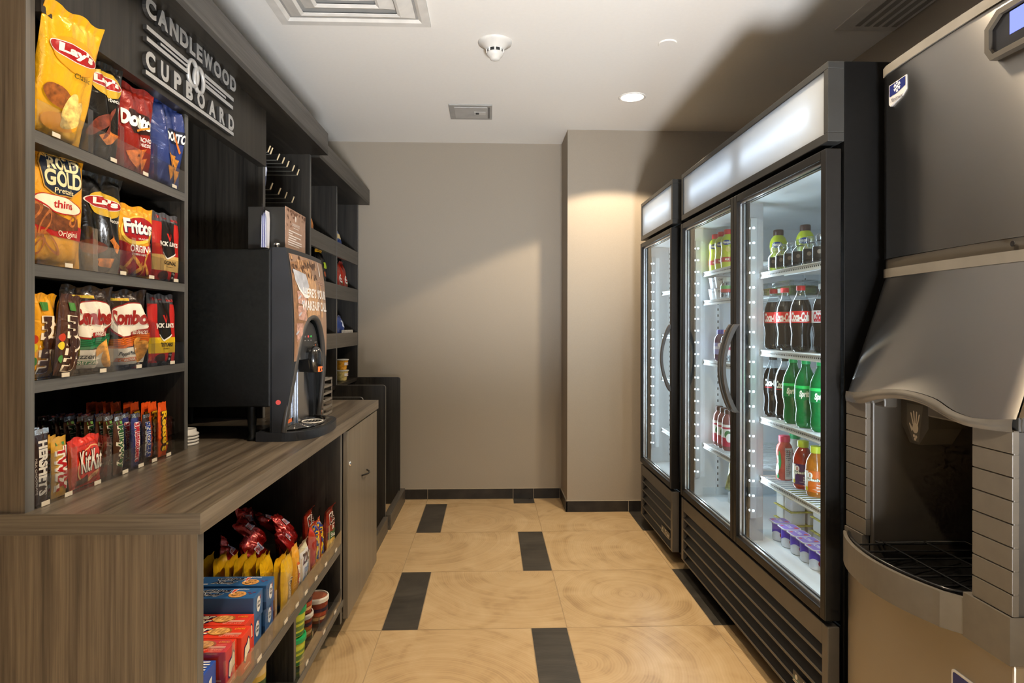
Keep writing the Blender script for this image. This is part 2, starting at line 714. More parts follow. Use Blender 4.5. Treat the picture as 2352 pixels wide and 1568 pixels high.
# ================================================================== ceiling fittings
white_pl = mat('white_plastic', (.70, .68, .64), .4)
grey_pl = mat('grey_plastic', (.36, .355, .34), .45)
dark_pl = mat('dark_plastic', (.02, .02, .02), .4)

def air_diffuser():
    t = thing('air_diffuser', (-.575, 2.46, ZT), 'square white stepped air diffuser set in the ceiling over the counter', 'air vent')
    x0, x1, y0, y1 = -.895, -.255, 2.14, 2.785
    def ring(ins0, ins1, z0, z1, th=.004):
        mb = MB()
        a = [(x0 + ins0, y0 + ins0), (x1 - ins0, y0 + ins0), (x1 - ins0, y1 - ins0), (x0 + ins0, y1 - ins0)]
        b = [(x0 + ins1, y0 + ins1), (x1 - ins1, y0 + ins1), (x1 - ins1, y1 - ins1), (x0 + ins1, y1 - ins1)]
        vs = [(p[0], p[1], ZT + z0) for p in a] + [(p[0], p[1], ZT + z1) for p in b] + [(p[0], p[1], ZT + z0 + th) for p in a] + [(p[0], p[1], ZT + z1 + th) for p in b]
        for i in range(4):
            j = (i + 1) % 4
            mb.add(vs, [(i, j, 4 + j, 4 + i), (8 + j, 8 + i, 12 + i, 12 + j), (i, 8 + i, 8 + j, j), (4 + i, 4 + j, 12 + j, 12 + i)], 0)
        return mb
    fr = ring(0, .036, -.012, -.012)
    for e in (ring(0, .001, -.0119, -.001), ring(.036, .05, -.012, -.002)):
        fr.add(e.v, e.f)
    fr.build('frame', white_pl, t, .001)
    for i, (a, b) in enumerate(((.06, .115), (.135, .19), (.205, .255))):
        r = ring(a, b, -.004, -.026 - .002 * i)
        r2 = ring(b, b + .012, -.026 - .002 * i, -.022)
        r.add(r2.v, r2.f)
        r.build('louver', white_pl, t)
    box_obj('backing', x0 + .05, x1 - .05, y0 + .05, y1 - .05, ZT - .003, ZT - .001, grey_pl, t)
air_diffuser()

def smoke_detector():
    c = (.025, 2.945, ZT)
    t = thing('smoke_detector', c, 'white domed smoke detector hanging from the ceiling', 'smoke detector')
    MB().lathe([(.030, -.036), (.046, -.030), (.058, -.014), (.076, -.010), (.079, 0)], c, 28).build('base', white_pl, t)
    MB().lathe([(.031, -.050), (.036, -.049), (.036, -.036), (.031, -.036)], c, 24).build('chamber', dark_pl, t)
    mb = MB().lathe([(.0, -.086), (.012, -.085), (.022, -.080), (.026, -.070), (.033, -.066), (.039, -.055), (.039, -.050), (.03, -.049)], c, 24)
    for k in range(8):
        a = 2 * PI * k / 8
        x, y = c[0] + .037 * math.cos(a), c[1] + .037 * math.sin(a)
        mb.box(x - .004, x + .004, y - .004, y + .004, ZT - .051, ZT - .034)
    mb.build('cap', white_pl, t)
smoke_detector()

tag(MB().lathe([(.041, -.006), (.0425, -.004), (.0425, 0)], (.824, 2.925, ZT), 32).build('sprinkler_cover', ceil_m),
    'flat round white cover plate on the ceiling, towards the ice machine', 'cover plate')

def ceiling_panel():
    t = thing('ceiling_sensor', (-.114, 3.905, ZT), 'grey rectangular device plate flush in the ceiling before the back wall', 'sensor')
    x0, x1, y0, y1 = -.243, .016, 3.775, 4.035
    MB().box(x0, x1, y0, y1, ZT - .008, ZT).build('frame', grey_pl, t, .002)
    MB().box(x0 + .03, x1 - .03, y0 + .03, y1 - .03, ZT - .011, ZT - .007).build('cover', mat('grey_cover', (.43, .425, .41), .4), t, .002)
    MB().box(x1 - .022, x1 - .016, y0 + .03, y1 - .03, ZT - .010, ZT - .0075).build('slot', dark_pl, t)
    MB().box(x1 - .11, x1 - .04, 3.88, 3.93, ZT - .013, ZT - .0105).build('status_window', mat('sensor_window', (.55, .54, .52), .3), t)
    MB().box(x1 - .10, x1 - .08, 3.89, 3.92, ZT - .0145, ZT - .0125).build('lens', dark_pl, t)
ceiling_panel()

lens_m = emit('downlight_lens', (1.0, .93, .80), 9.0)
trim_m = mat('downlight_trim', (.8, .78, .74), .35)
def downlight(x, y, label, power, kelvin=(1, .80, .56), size=150, blend=.35):
    t = thing('downlight', (x, y, ZT), label, 'ceiling light', 'recessed downlights')
    MB().lathe([(.063, -.002), (.071, -.006), (.078, -.003), (.078, 0)], (x, y, ZT), 32, caps=False).build('trim_ring', trim_m, t)
    MB().lathe([(0, -.0025), (.064, -.0025)], (x, y, ZT), 32, caps=False).build('lens', lens_m, t)
    l = D.lights.new('downlight_lamp', 'SPOT')
    l.energy = power
    l.color = kelvin
    l.spot_size = math.radians(size)
    l.spot_blend = blend
    l.shadow_soft_size = .045
    o = D.objects.new('downlight_lamp', l)
    COL.objects.link(o)
    o.parent = t
    o.location = (0, 0, -.012)
    return t
downlight(.8165, 3.623, 'lit recessed downlight in the ceiling before the pale column', 135, size=118, blend=.12)
downlight(.8165, 1.86, 'recessed downlight in front of the large cooler, nearer the ice machine', 110, size=120, blend=.3)
downlight(.10, 1.25, 'recessed downlight over the middle of the aisle', 125, size=140, blend=.5)
downlight(.62, .10, 'added unseen downlight beside the ice machine, nearer the entrance', 900, (.86, .93, 1), size=58, blend=.5)  # added out of view: its floor bounce brightens the ceiling
downlight(-.45, -.05, 'added unseen downlight on the counter side, nearer the entrance', 900, (.86, .93, 1), size=58, blend=.5)  # added as well, for more bounce off the unseen floor
downlight(.1, -1.1, 'added unseen downlight nearest the entrance', 800, (.86, .93, 1), size=80, blend=.4)  # third added spot behind the camera, again for ceiling bounce

def uplight(x, y, label, power, aim):  # added fixture out of view, there only to brighten the ceiling
    t = thing('added_uplight', (x, y, 0), label, 'added light')
    MB().lathe([(.09, 0), (.09, .02), (.075, .03), (.075, .26), (.082, .28), (.070, .28), (.066, .24), (0, .24)], (x, y, 0), 28).build('housing', dark_pl, t)
    MB().lathe([(0, .262), (.066, .262)], (x, y, 0), 24, caps=False).build('lens', emit('added_uplight_lens', (.95, .97, 1), 4.0), t)
    l = D.lights.new('added_uplight_lamp', 'SPOT')
    l.energy = power
    l.color = (.93, .96, 1)
    l.spot_size = math.radians(50)
    l.spot_blend = .75
    l.shadow_soft_size = .22
    o = D.objects.new('added_uplight_lamp', l)
    COL.objects.link(o)
    o.parent = t
    d = Vector(aim) - Vector((x, y, .30))
    o.matrix_local = Matrix.Translation((0, 0, .30)) @ d.to_track_quat('-Z', 'Y').to_matrix().to_4x4()
uplight(.55, -1.0, 'added unseen uplight near the entrance aimed at the ceiling', 950, (.15, 3.3, ZT))

def linear_vent():
    t = thing('return_grille', (1.70, 2.45, ZT), 'white slotted return air grille in the ceiling above the large cooler', 'air vent')
    MB().box(1.52, 1.785, 2.05, 2.755, ZT - .006, ZT).build('frame', white_pl, t, .002)
    mb = MB()
    for k in range(5):
        x = 1.585 + k * .04
        mb.box(x, x + .022, 2.10, 2.71, ZT - .0085, ZT - .0055)
    mb.build('slats', mat('vent_slat', (.3, .28, .25), .5), t)
linear_vent()

w = D.worlds.new('world')
SC.world = w
w.use_nodes = True
nt = w.node_tree
bg = nt.nodes['Background']
tc = nt.nodes.new('ShaderNodeTexCoord')
sp = nt.nodes.new('ShaderNodeSeparateXYZ')
rp = nt.nodes.new('ShaderNodeValToRGB')          # brighter below the horizon, added to light the ceiling from the open end
mr = nt.nodes.new('ShaderNodeMapRange')
mr.inputs['From Min'].default_value = -1
nt.links.new(tc.outputs['Generated'], sp.inputs[0])
nt.links.new(sp.outputs['Z'], mr.inputs['Value'])
nt.links.new(mr.outputs[0], rp.inputs[0])
rp.color_ramp.elements[0].position = .42
rp.color_ramp.elements[0].color = (.95, .97, 1, 1)
rp.color_ramp.elements[1].position = .56
rp.color_ramp.elements[1].color = (.30, .32, .35, 1)
nt.links.new(rp.outputs[0], bg.inputs[0])
bg.inputs[1].default_value = 2.0
# ================================================================== left-hand furniture
WHERE[0] = 'left'
LD, LL = (.007, .0058, .0042), (.030, .0255, .0195)
lamV = laminate('dark_laminate_upright', 2, LD, LL)
lamY = laminate('dark_laminate_along', 1, LD, LL)
lamX = laminate('dark_laminate_across', 0, LD, LL)
CD, CL_ = (.052, .037, .024), (.165, .124, .083)
cabV = laminate('brown_laminate_upright', 2, CD, CL_, .36)
cabY = laminate('brown_laminate_along', 1, (.040, .031, .022), (.165, .135, .10), .30)
eb_m = laminate('laminate_edge_band', 1, (.066, .065, .062), (.125, .123, .118), .4)
ebV_m = laminate('laminate_edge_band_upright', 2, (.066, .065, .062), (.125, .123, .118), .4)
chrome = mat('chrome', (.75, .75, .74), .12, 1.)
XB = -1.225
XS, XS2 = -.897, -.935

def edged(name, x0, x1, y0, y1, z0, z1, m, em, parent, side='x'):
    """board with a paler edge band on the aisle side"""
    mb = MB().box(x0, x1 - .0012, y0, y1, z0, z1, 0)
    mb.box(x1 - .0012, x1, y0, y1, z0, z1, 1)
    return mb.build(name, [m, em], parent)

# ---- hutch on the counter
ZC = .876
h = thing('shelf_hutch', (-1.06, 2.25, ZC), 'dark wood shelf hutch standing on the counter with sign on its header', 'shelving')
mb = MB().box(XB, XS - .0015, 1.278, 1.303, ZC, 2.20, 0).box(XS - .0015, XS, 1.278, 1.303, ZC, 2.20, 1)
mb.f  # near side panel: outer face is the lighter brown laminate
edged('side_panel', XB, XS, 1.278, 1.303, ZC, 2.20, cabV, ebV_m, h)
edged('divider', XB, XS, 1.917, 1.937, ZC, 1.868, lamV, ebV_m, h)
edged('divider', XB, XS, 2.552, 2.577, ZC, 2.089, lamV, ebV_m, h)
edged('side_panel', XB, XS, 3.19, 3.212, ZC, 2.089, lamV, ebV_m, h)
box_obj('back_panel', XB - .012, XB, 1.278, 3.212, ZC, 2.20, lamV, h)
for z in (1.633, 1.3655, 1.132):
    edged('shelf', XB, XS, 1.303, 1.917, z - .024, z, lamX, eb_m, h)
edged('header', XS - .02, XS + .012, 1.303, 2.552, 1.869, 2.089, lamV, lamV, h)
mb = MB().box(XB, -.812, 1.22, 3.205, 2.089, 2.110, 0).box(-.834, -.812, 1.22, 3.205, 2.110, 2.197, 1).box(XB, -.834, 3.19, 3.205, 2.11, 2.197, 1)
mb.build('cornice', [lamY, laminate('cornice_face', 1, (.036, .033, .029), (.10, .094, .085), .4)], h)

# ---- dimensional sign on the header
sign = thing('wall_sign', (-.884, 1.95, 1.885), 'raised grey metal letter sign with ring emblem on the dark header', 'sign')
let_m = mat('brushed_letter_metal', (.50, .50, .49), .45, .35)
xs0, xs1 = -.8845, -.8745
let_s = mat('letter_return', (.030, .029, .028), .5)
def raised(pts, name='bar'):
    m = MB().prism(pts, 0, xs0, xs1)
    m.m = [1 if len(f) == 4 else 0 for f in m.f]
    return m.build(name, [let_m, let_s], sign)
def letters(word, y0, y1, zb, zt, bold, widths=None):
    # every letter is mounted on its own
    rel = {'I': .35, 'W': 1.25, 'L': .72, 'E': .75, 'O': 1.08, 'A': 1.05, 'N': 1.0, 'D': .98, 'C': 1.0}
    ws = [rel.get(ch, .9) for ch in word]
    gap = .16 if word[0] == 'C' and word[1] == 'A' else .62
    tot = sum(ws) + gap * (len(ws) - 1)
    k = (y1 - y0) / tot
    y = y0
    for ch, wd in zip(word, ws):
        vs, fs = text2d(ch, bold)
        n = len(vs)
        P = [(xs1, y + wd * k * a, zb + (zt - zb) * b) for a, b in vs]
        Q = [(xs0, p[1], p[2]) for p in P]
        m = MB().add(P, list(fs))
        m.add(Q, [f[::-1] for f in fs], 1)
        ed = {}
        for f in fs:
            for a, b in zip(f, f[1:] + f[:1]):
                ed[(a, b)] = ed.get((a, b), 0) + 1
        m.add(P + Q, [(b, a, a + n, b + n) for (a, b) in ed if (b, a) not in ed], 1)
        m.build('letter', [let_m, let_s], sign)
        y += (wd + gap) * k
letters('CANDLEWOOD', 1.664, 2.232, 2.041, 2.091, .05)
letters('CUPBOARD', 1.664, 2.215, 1.903, 1.953, .05)
raised([(1.664, 1.887), (2.212, 1.890), (2.212, 1.901), (1.664, 1.898)])
for a, b, z, hh in ((1.668, 1.890, 2.0095, .011), (1.668, 1.895, 1.980, .011), (1.735, 1.888, 1.9955, .007)):
    raised([(a, z - hh / 2), (b, z - hh / 2), (b, z + hh / 2), (a, z + hh / 2)])
for a, b, z, hh in ((1.995, 2.2115, 2.0125, .012), (1.99, 2.2065, 1.9835, .012), (1.997, 2.15, 1.998, .007)):
    raised([(a, z - hh / 2), (b, z - hh / 2), (b, z + hh / 2), (a, z + hh / 2)])
for cy_, cz_ in ((1.922, 1.990), (1.962, 1.984)):
    MB().tube([(-.877, cy_ + .030 * math.cos(a), cz_ + .037 * math.sin(a)) for a in (2 * PI * i / 32 for i in range(32))], .0062, 8, closed=True).build('emblem_ring', let_m, sign)

# ---- counter top and base cabinet
x_n, x_f = -.5574, -.5465
top = MB().prism([(XB - .015, 1.2712), (-.5555, 1.2712), (-.5545, 3.165), (XB - .015, 3.165)], 2, ZC - .041, ZC, 0)
top.box(XB - .015, -.5555, 1.2700, 1.2712, ZC - .041, ZC, 1)
top.prism([(-.5555, 1.2700), (-.5543, 1.2700), (-.5533, 3.165), (-.5545, 3.165)], 2, ZC - .041, ZC, 2)
o = top.build('countertop', [cabY, laminate('brown_laminate_across', 0, (.050, .040, .029), (.150, .122, .092), .34), laminate('counter_edge', 1, (.085, .070, .053), (.20, .17, .135), .34)])
tag(o, 'long dark wood grain countertop under the snack shelves', 'countertop')
b = thing('base_cabinet', (-.9, 2.2, 0), 'open dark wood base cabinet with two snack shelves and one door', 'cabinet')
XF = -.560
ZU = ZC - .041
edged('side_panel', XB, XF - .004, 1.279, 1.303, 0, ZU, cabV, ebV_m, b)
edged('side_panel', XB, XF - .006, 2.448, 2.470, .105, ZU, lamV, ebV_m, b)
box_obj('filler', XB, XF - .02, 2.470, 2.535, .105, ZU, lamV, b)
edged('side_panel', XB, XF - .02, 3.14, 3.162, .105, ZU, lamV, ebV_m, b)
box_obj('back_panel', XB - .012, XB, 1.279, 3.162, .105, ZU, lamV, b)
edged('shelf', XB, XF, 1.303, 2.448, .388, .414, lamX, eb_m, b)
edged('bottom_board', XB, XF, 1.303, 2.470, .168, .192, lamX, eb_m, b)
edged('upright', XB, XF - .012, 1.905, 1.925, .192, .388, lamV, ebV_m, b)
box_obj('plinth', XB, XF - .09, 1.303, 3.16, 0, .105, lamX, b)
box_obj('door_floor', XB, XF - .022, 2.535, 3.14, .105, .125, lamX, b)
d = box_obj('door', XF - .019, XF, 2.542, 3.158, .085, ZU - .010, laminate('door_laminate', 2, (.13, .11, .083), (.21, .182, .14), .32), b, .001)
MB().tube([(XF + .002 + .020 * math.sin(PI * i / 8), 2.80 + .11 * i / 8, .590) for i in range(9)], .004, 6).build('handle', mat('dark_bar', (.03, .028, .025), .35, .6), d)
MB().lathe([(.010, 0), (.010, .004), (.004, .006)], (XF, 2.575, .690), 14, axis=0).build('lock', chrome, d)

# ---- second hutch with the cart bays below
g = thing('tall_hutch', (-1.08, 3.84, 0), 'tall dark wood shelf unit reaching the back wall beyond the counter', 'shelving')
edged('divider', XB, XS2, 3.874, 3.894, .874, 2.081, lamV, ebV_m, g)
edged('side_panel', XB, XS2, 4.468, 4.488, .874, 2.081, lamV, ebV_m, g)
box_obj('back_panel', XB - .012, XB, 3.214, 4.488, .0, 2.18, lamV, g)
mb = MB().box(XB, -.857, 3.2135, 4.484, 2.081, 2.10, 0).box(-.877, -.857, 3.2135, 4.484, 2.10, 2.187, 1).box(XB, -.877, 4.469, 4.484, 2.1, 2.187, 1)
mb.build('cornice', [lamY, MATS['cornice_face']], g)
ZS2 = (1.736, 1.477, 1.180, .88)
fas = laminate('shelf_fascia', 1, (.060, .053, .045), (.105, .095, .082), .4)
for ya, yb, dz in ((3.214, 3.874, 0), (3.894, 4.468, 0)):
    for z in ZS2[:3]:
        MB().box(XB, XS2 - .002, ya, yb, z - .02, z, 0).box(XS2 - .018, XS2 - .0005, ya, yb, z - .075, z + .014, 1).build('shelf', [lamX, fas], g)
    MB().box(XB, XS2 - .002, ya, yb, .858, .88, 0).build('shelf', [lamX], g)

def bay_panel(y, top_):
    pts = rrect(-1.22, .0, -.640, .881, .012, 4)
    pts = [(-1.22, 0), (-.640, 0)] + [(-.640 - .016 + .016 * math.cos(a), top_ - .016 + .016 * math.sin(a)) for a in (i * PI / 10 for i in range(6))] + [(-1.22, top_)]
    m = MB().prism(pts, 1, y, y + .020, 0)
    n = len(pts)
    for f in range(len(m.f)):
        if len(m.f[f]) == 4:
            m.m[f] = 1
    return m.build('partition', [lamV, ebV_m], g)
bay_panel(3.2135, .884)
bay_panel(3.874, .882)
bay_panel(4.468, .882)
MB().box(-.650, -.624, 3.2135, 3.868, 0, .090).build('kickboard', laminate('kick_laminate', 1, (.045, .038, .03), (.105, .092, .075), .4), g)
MB().box(-.650, -.612, 3.900, 4.53, 0, .092).build('kickboard', MATS['kick_laminate'], g)
# ================================================================== coolers
WHERE[0] = 'right'
blk = mat('black_powder_coat', (.003, .003, .003), .5, spec=.13, var=.15, scale=60)
blk2 = mat('black_door_frame', (.007, .0065, .006), .4, spec=.3, var=.15, scale=60)
blk_lv = mat('black_louver', (.012, .011, .010), .4, var=.1, scale=50)
liner = mat('white_liner', (.62, .66, .69), .45, var=.03)
liner_grey = mat('grey_mullion', (.36, .37, .39), .35, var=.03)
alu = mat('aluminium_trim', (.62, .63, .65), .25, .9)
led_m = emit('led_dot', (.74, .88, 1.0), 40.0)
tube_m = emit('header_tube', (.80, .90, 1.0), 6.0)
strip_m = mat('led_channel', (.50, .53, .56), .3, .3)
glass_m = clear('door_glass', (.93, .965, .96), .01, .9)
wire_w = mat('white_wire', (.60, .63, .65), .4)

def diffuser_mat():
    m = D.materials.new('translucent_header')
    m.use_nodes = True
    nt = m.node_tree
    nt.nodes.clear()
    out = nd(nt, 'ShaderNodeOutputMaterial')
    t = nd(nt, 'ShaderNodeBsdfTranslucent')
    t.inputs[0].default_value = (.82, .86, .90, 1)
    g = nd(nt, 'ShaderNodeBsdfPrincipled')
    g.inputs['Base Color'].default_value = (.55, .58, .62, 1)
    g.inputs['Roughness'].default_value = .25
    mx = nd(nt, 'ShaderNodeMixShader')
    mx.inputs[0].default_value = .35
    nt.links.new(t.outputs[0], mx.inputs[1])
    nt.links.new(g.outputs[0], mx.inputs[2])
    nt.links.new(mx.outputs[0], out.inputs[0])
    return m
diff_m = diffuser_mat()

def shelf_obj(parent, x0, x1, y0, y1, z):
    mb = MB()
    n = int((y1 - y0) / .026)
    for i in range(n + 1):
        y = y0 + .006 + (y1 - y0 - .012) * i / n
        mb.tube([(x0 + .002, y, z - .003), (x1, y, z - .003)], .0022, 5)
    for x in (x0 + .10, (x0 + x1) / 2, x1 - .02):
        mb.tube([(x, y0, z - .0075), (x, y1, z - .0075)], .003, 5)
    # slotted price rail along the front edge
    mb.box(x0, x0 + .003, y0, y1, z - .022, z - .001, 0)
    mb.box(x0 - .004, x0, y0, y1, z - .003, z, 0)
    mb.box(x0 - .004, x0, y0, y1, z - .023, z - .019, 0)
    k = int((y1 - y0) / .013)
    for i in range(k):
        y = y0 + .004 + i * .013
        mb.box(x0 - .0008, x0 + .001, y, y + .006, z - .0135, z - .0085, 1)
    return mb.build('shelf', [wire_w, MATS['dark_plastic']], parent)

def cooler(label, xf, y0, y1, bays, loc):
    t = thing('display_cooler', loc, label, 'refrigerator')
    xb = xf + .74
    xc = xf + .052            # front of the carcass behind the doors
    # carcass: shell panels leave the inside open
    mb = MB()
    mb.box(xc, xb, y0, y0 + .045, .060, 2.0, 0).box(xc, xb, y1 - .045, y1, .060, 2.0, 0)
    mb.box(xb - .05, xb, y0 + .045, y1 - .045, .060, 2.0, 0)
    mb.box(xc, xb - .05, y0 + .045, y1 - .045, 1.735, 2.0, 0).box(xc, xb - .05, y0 + .045, y1 - .045, .060, .395, 0)
    mb.build('cabinet_shell', blk, t, .002)
    e = .001
    zi0, zi1 = .408, 1.722
    mb = MB()
    mb.box(xc + .004, xb - .051, y0 + .046, y0 + .052, zi0, zi1).box(xc + .004, xb - .051, y1 - .052, y1 - .046, zi0, zi1)
    mb.box(xb - .058, xb - .051, y0 + .052, y1 - .052, zi0, zi1)
    mb.box(xc + .004, xb - .058, y0 + .052, y1 - .052, zi1, zi1 + .01).box(xc + .004, xb - .058, y0 + .052, y1 - .052, zi0 - .01, zi0)
    for yy in (y0 + .052, y1 - .058):
        for xx in (xc + .11, xb - .14):
            mb.box(xx, xx + .016, yy, yy + .006, zi0, zi1, 0)
            for k in range(42):
                zz = zi0 + .04 + k * .03
                mb.box(xx + .005, xx + .011, yy - .0006, yy + .0066, zz, zz + .012, 1)
    mb.build('interior_liner', [liner, MATS['dark_plastic']], t)
    # header light box
    mb = MB()
    zh0, zh1 = 1.771, 2.0
    hx = xf + .004
    mb.box(hx, xc, y0, y1, zh1 - .021, zh1).box(hx, xc, y0, y1, zh0, zh0 + .026)
    mb.box(hx, xc, y0, y0 + .024, zh0 + .026, zh1 - .021).box(hx, xc, y1 - .024, y1, zh0 + .026, zh1 - .021)
    hd = mb.build('header_frame', mat('header_frame', (.024, .024, .023), .4, var=.1, spec=.35), t, .0015)
    MB().box(hx + .004, hx + .007, y0 + .022, y1 - .022, zh0 + .024, zh1 - .019).build('light_panel', diff_m, hd)
    w_ = (y1 - y0 - .14) / bays
    for k in range(bays):
        a = y0 + .07 + k * w_ + (.05 if bays > 1 else .0)
        c = y0 + .07 + (k + 1) * w_ - (.05 if bays > 1 else 0)
        MB().tube([(hx + .040, a, 1.885), (hx + .040, c, 1.885)], .012, 10).build('light_tube', tube_m, hd)
    box_obj('light_box', hx + .0475, hx + .0478, y0 + .024, y1 - .024, zh0 + .026, zh1 - .021, liner, hd)
    # doors
    wd = (y1 - y0) / bays
    fr = .028
    for k in range(bays):
        a, c = y0 + k * wd + (.004 if k == 0 else .003), y0 + (k + 1) * wd - (.004 if k == bays - 1 else .003)
        z0, z1 = .400, 1.752
        mb = MB()
        xd0, xd1 = xf, xf + .046
        mb.box(xd0, xd1, a, a + fr, z0, z1).box(xd0, xd1, c - fr, c, z0, z1)
        mb.box(xd0, xd1, a + fr, c - fr, z0, z0 + fr).box(xd0, xd1, a + fr, c - fr, z1 - fr, z1)
        dr = mb.build('door', blk2, t, .0025)
        mb = MB()
        f2 = fr + .012
        for s in (0, 1):
            o_ = fr - .001
            i_ = fr + .009
            X0, X1 = (xf + .012, xf + .019) if s == 0 else (xf + .027, xf + .032)
            mb.box(X0, X1, a + o_, a + i_, z0 + o_, z1 - o_).box(X0, X1, c - i_, c - o_, z0 + o_, z1 - o_)
            mb.box(X0, X1, a + i_, c - i_, z0 + o_, z0 + i_).box(X0, X1, a + i_, c - i_, z1 - i_, z1 - o_)
        mb.build('glazing_trim', alu, dr)
        MB().box(xf + .020, xf + .0215, a + fr, c - fr, z0 + fr, z1 - fr).build('glass', glass_m, dr)
        # bow handle on the opening side
        yh = (c - .019) if (bays == 2 and k == 0) or bays == 1 and False else (a + .019)
        pts = []
        for i in range(21):
            q = i / 20
            pts.append((xf + .004 - .050 * math.sin(PI * q) ** .8, yh, .905 + .345 * q))
        mb = MB()
        for i in range(20):
            p, q = pts[i], pts[i + 1]
            th = .012 + .010 * abs(1 - 2 * (i + .5) / 20) ** 2
            mb.add([(p[0] - th / 2, yh - .010, p[2]), (p[0] + th / 2, yh - .010, p[2]), (p[0] + th / 2, yh + .010, p[2]), (p[0] - th / 2, yh + .010, p[2]),
                    (q[0] - th / 2, yh - .010, q[2]), (q[0] + th / 2, yh - .010, q[2]), (q[0] + th / 2, yh + .010, q[2]), (q[0] - th / 2, yh + .010, q[2])],
                   [(0, 1, 5, 4), (1, 2, 6, 5), (2, 3, 7, 6), (3, 0, 4, 7)] + ([(0, 3, 2, 1)] if i == 0 else []) + ([(4, 5, 6, 7)] if i == 19 else []))
        mb.build('handle', mat('handle_bar', (.04, .04, .04), .3), dr, .002)
    # grille below the doors
    mb = MB()
    gx = xf + .006
    mb.box(gx, gx + .035, y0, y0 + .032, .075, .384).box(gx, gx + .035, y1 - .032, y1, .075, .384).box(gx, gx + .035, y0 + .032, y1 - .032, .322, .384)
    gr = mb.build('grille_frame', mat('grille_frame', (.075, .066, .055), .36, var=.08), t, .002)
    for k in range(5):
        z = .287 - .0515 * k
        MB().prism([(gx + .004, z - .004), (gx + .036, z + .030), (gx + .036, z + .034), (gx + .033, z + .034)], 1, y0 + .032, y1 - .032, 0).box(gx, gx + .004, y0 + .032, y1 - .032, z - .006, z + .001, 1).build('louver', [blk_lv, MATS['grille_frame']], gr)  # paler front lip paints the lit lower edge of each louver
    box_obj('grille_back', gx + .037, gx + .045, y0 + .01, y1 - .01, .07, .384, blk, gr)
    # maker's badge on a louver near the nearer corner
    yb_ = y0 + .045
    zb = .125
    fn = plane_map((gx - .001, yb_ + .16, zb), (0, -1, 0), (.0012, 0, .030))
    mb = MB().box(gx - .001, gx + .002, yb_, yb_ + .16, zb - .001, zb + .032, 0)
    mb.rect(0, .06, .045, .94, fn, 1)
    mb.ell(.022, .58, .008, .25, fn, 2, off=.0012).rect(.008, .12, .037, .2, fn, 2, off=.0012)
    mb.text('True', (.062, .14, .15, .90), fn, 2, bold=.01, off=.0012, shear=.01)
    mb.rect(0, -.06, .16, .04, fn, 3, off=.0012)
    mb.build('badge', [mat('badge_black', (.02, .02, .02), .3), mat('badge_green', (.05, .10, .09), .3), mat('badge_silver', (.6, .6, .58), .3, .6), mat('badge_edge', (.62, .6, .56), .25, .7)], t)
    # legs
    for yy in (y0 + .06, y1 - .06):
        for xx in (xc + .08, xb - .08):
            MB().lathe([(.020, 0), (.022, .012), (.016, .016), (.016, .062)], (xx, yy, 0), 12).build('foot', blk, t)
    # led strips: one at the far jamb of every bay, one at the near jamb of the first
    def led(y, x, face):
        mb = MB().box(x - .012, x + .012, y - .008, y + .008, .50, 1.66, 0)
        for k in range(20):
            z = .53 + k * .0575
            mb.box(x - .0035, x + .0035, y - .0086 if face < 0 else y + .0080, y - .0080 if face < 0 else y + .0086, z - .003, z + .003, 1)
            mb.box(x - .0126, x - .0120, y - .003, y + .003, z - .003, z + .003, 1)
        mb.build('led_strip', [strip_m, led_m], t)
        l = D.lights.new('led_light', 'AREA')
        l.shape = 'RECTANGLE'
        l.size = .03
        l.size_y = 1.15
        l.energy = 3.0
        l.color = (.74, .88, 1.0)
        o = D.objects.new('led_light', l)
        COL.objects.link(o)
        o.parent = t
        o.matrix_local = Matrix.Translation(Vector((x + .02, y + .012 * face, 1.08)) - Vector(loc)) @ Matrix.Rotation(face * PI / 2 if False else 0, 4, 'Z') @ Vector((.45, .9 * face, 0)).to_track_quat('-Z', 'Y').to_matrix().to_4x4()
    led(y1 - .075, xf + .062, -1)
    led(y0 + .075, xf + .062, 1)
    if bays == 2:
        ym = (y0 + y1) / 2
        box_obj('mullion', xc + .002, xc + .055, ym - .030, ym + .030, .40, 1.735, liner_grey, t)
        led(ym - .039, xf + .062, -1)
        led(ym + .039, xf + .062, 1)
    return t

F1Y0, F1Y1 = 1.783, 3.168
F2Y0, F2Y1 = 3.2545, 3.937
cooler1 = cooler('large black two-door glass front drinks cooler beside the ice machine', .96, F1Y0, F1Y1, 2, (1.33, 2.475, 0))
SA, SB, SCC, SDD = 1.4497, 1.151, .8916, .6626
XSH = 1.055
for z in (SA, SB, SCC, SDD):
    shelf_obj(cooler1, XSH, 1.63, F1Y0 + .06, 2.455, z)
SFAR = (1.506, 1.367, 1.077, .669)
for z in SFAR:
    shelf_obj(cooler1, XSH, 1.63, 2.50, F1Y1 - .06, z)
cooler2 = cooler('smaller black single-door glass front cooler next to the pale column', .94, F2Y0, F2Y1, 1, (1.31, 3.595, 0))
for z in (1.45, 1.19, .93, .62):
    shelf_obj(cooler2, 1.06, 1.61, F2Y0 + .06, F2Y1 - .06, z)

# ================================================================== ice machine
steel = brushed('brushed_steel', (.46, .44, .41), .34, 1)
steel_l = brushed('brushed_steel_low', (.52, .49, .44), .40, 1)
g_br = mat('grey_brown_plastic', (.100, .088, .072), .42, var=.06, scale=40, bump=.04)
g_dk = mat('dark_brown_plastic', (.050, .043, .034), .40, var=.08)
g_lip = mat('satin_grey_lip', (.13, .118, .10), .25, .4)
IY0, IY1 = 1.176, 1.740
im = thing('ice_machine', (1.40, 1.46, 0), 'tall stainless steel ice dispenser with curved drip tray beside the large cooler', 'ice machine')
ymid = (IY0 + IY1) / 2
def bulge(y, d=.014):
    q = (y - ymid) / ((IY1 - IY0) / 2)
    return d * (1 - q * q) 
XH = 1.099
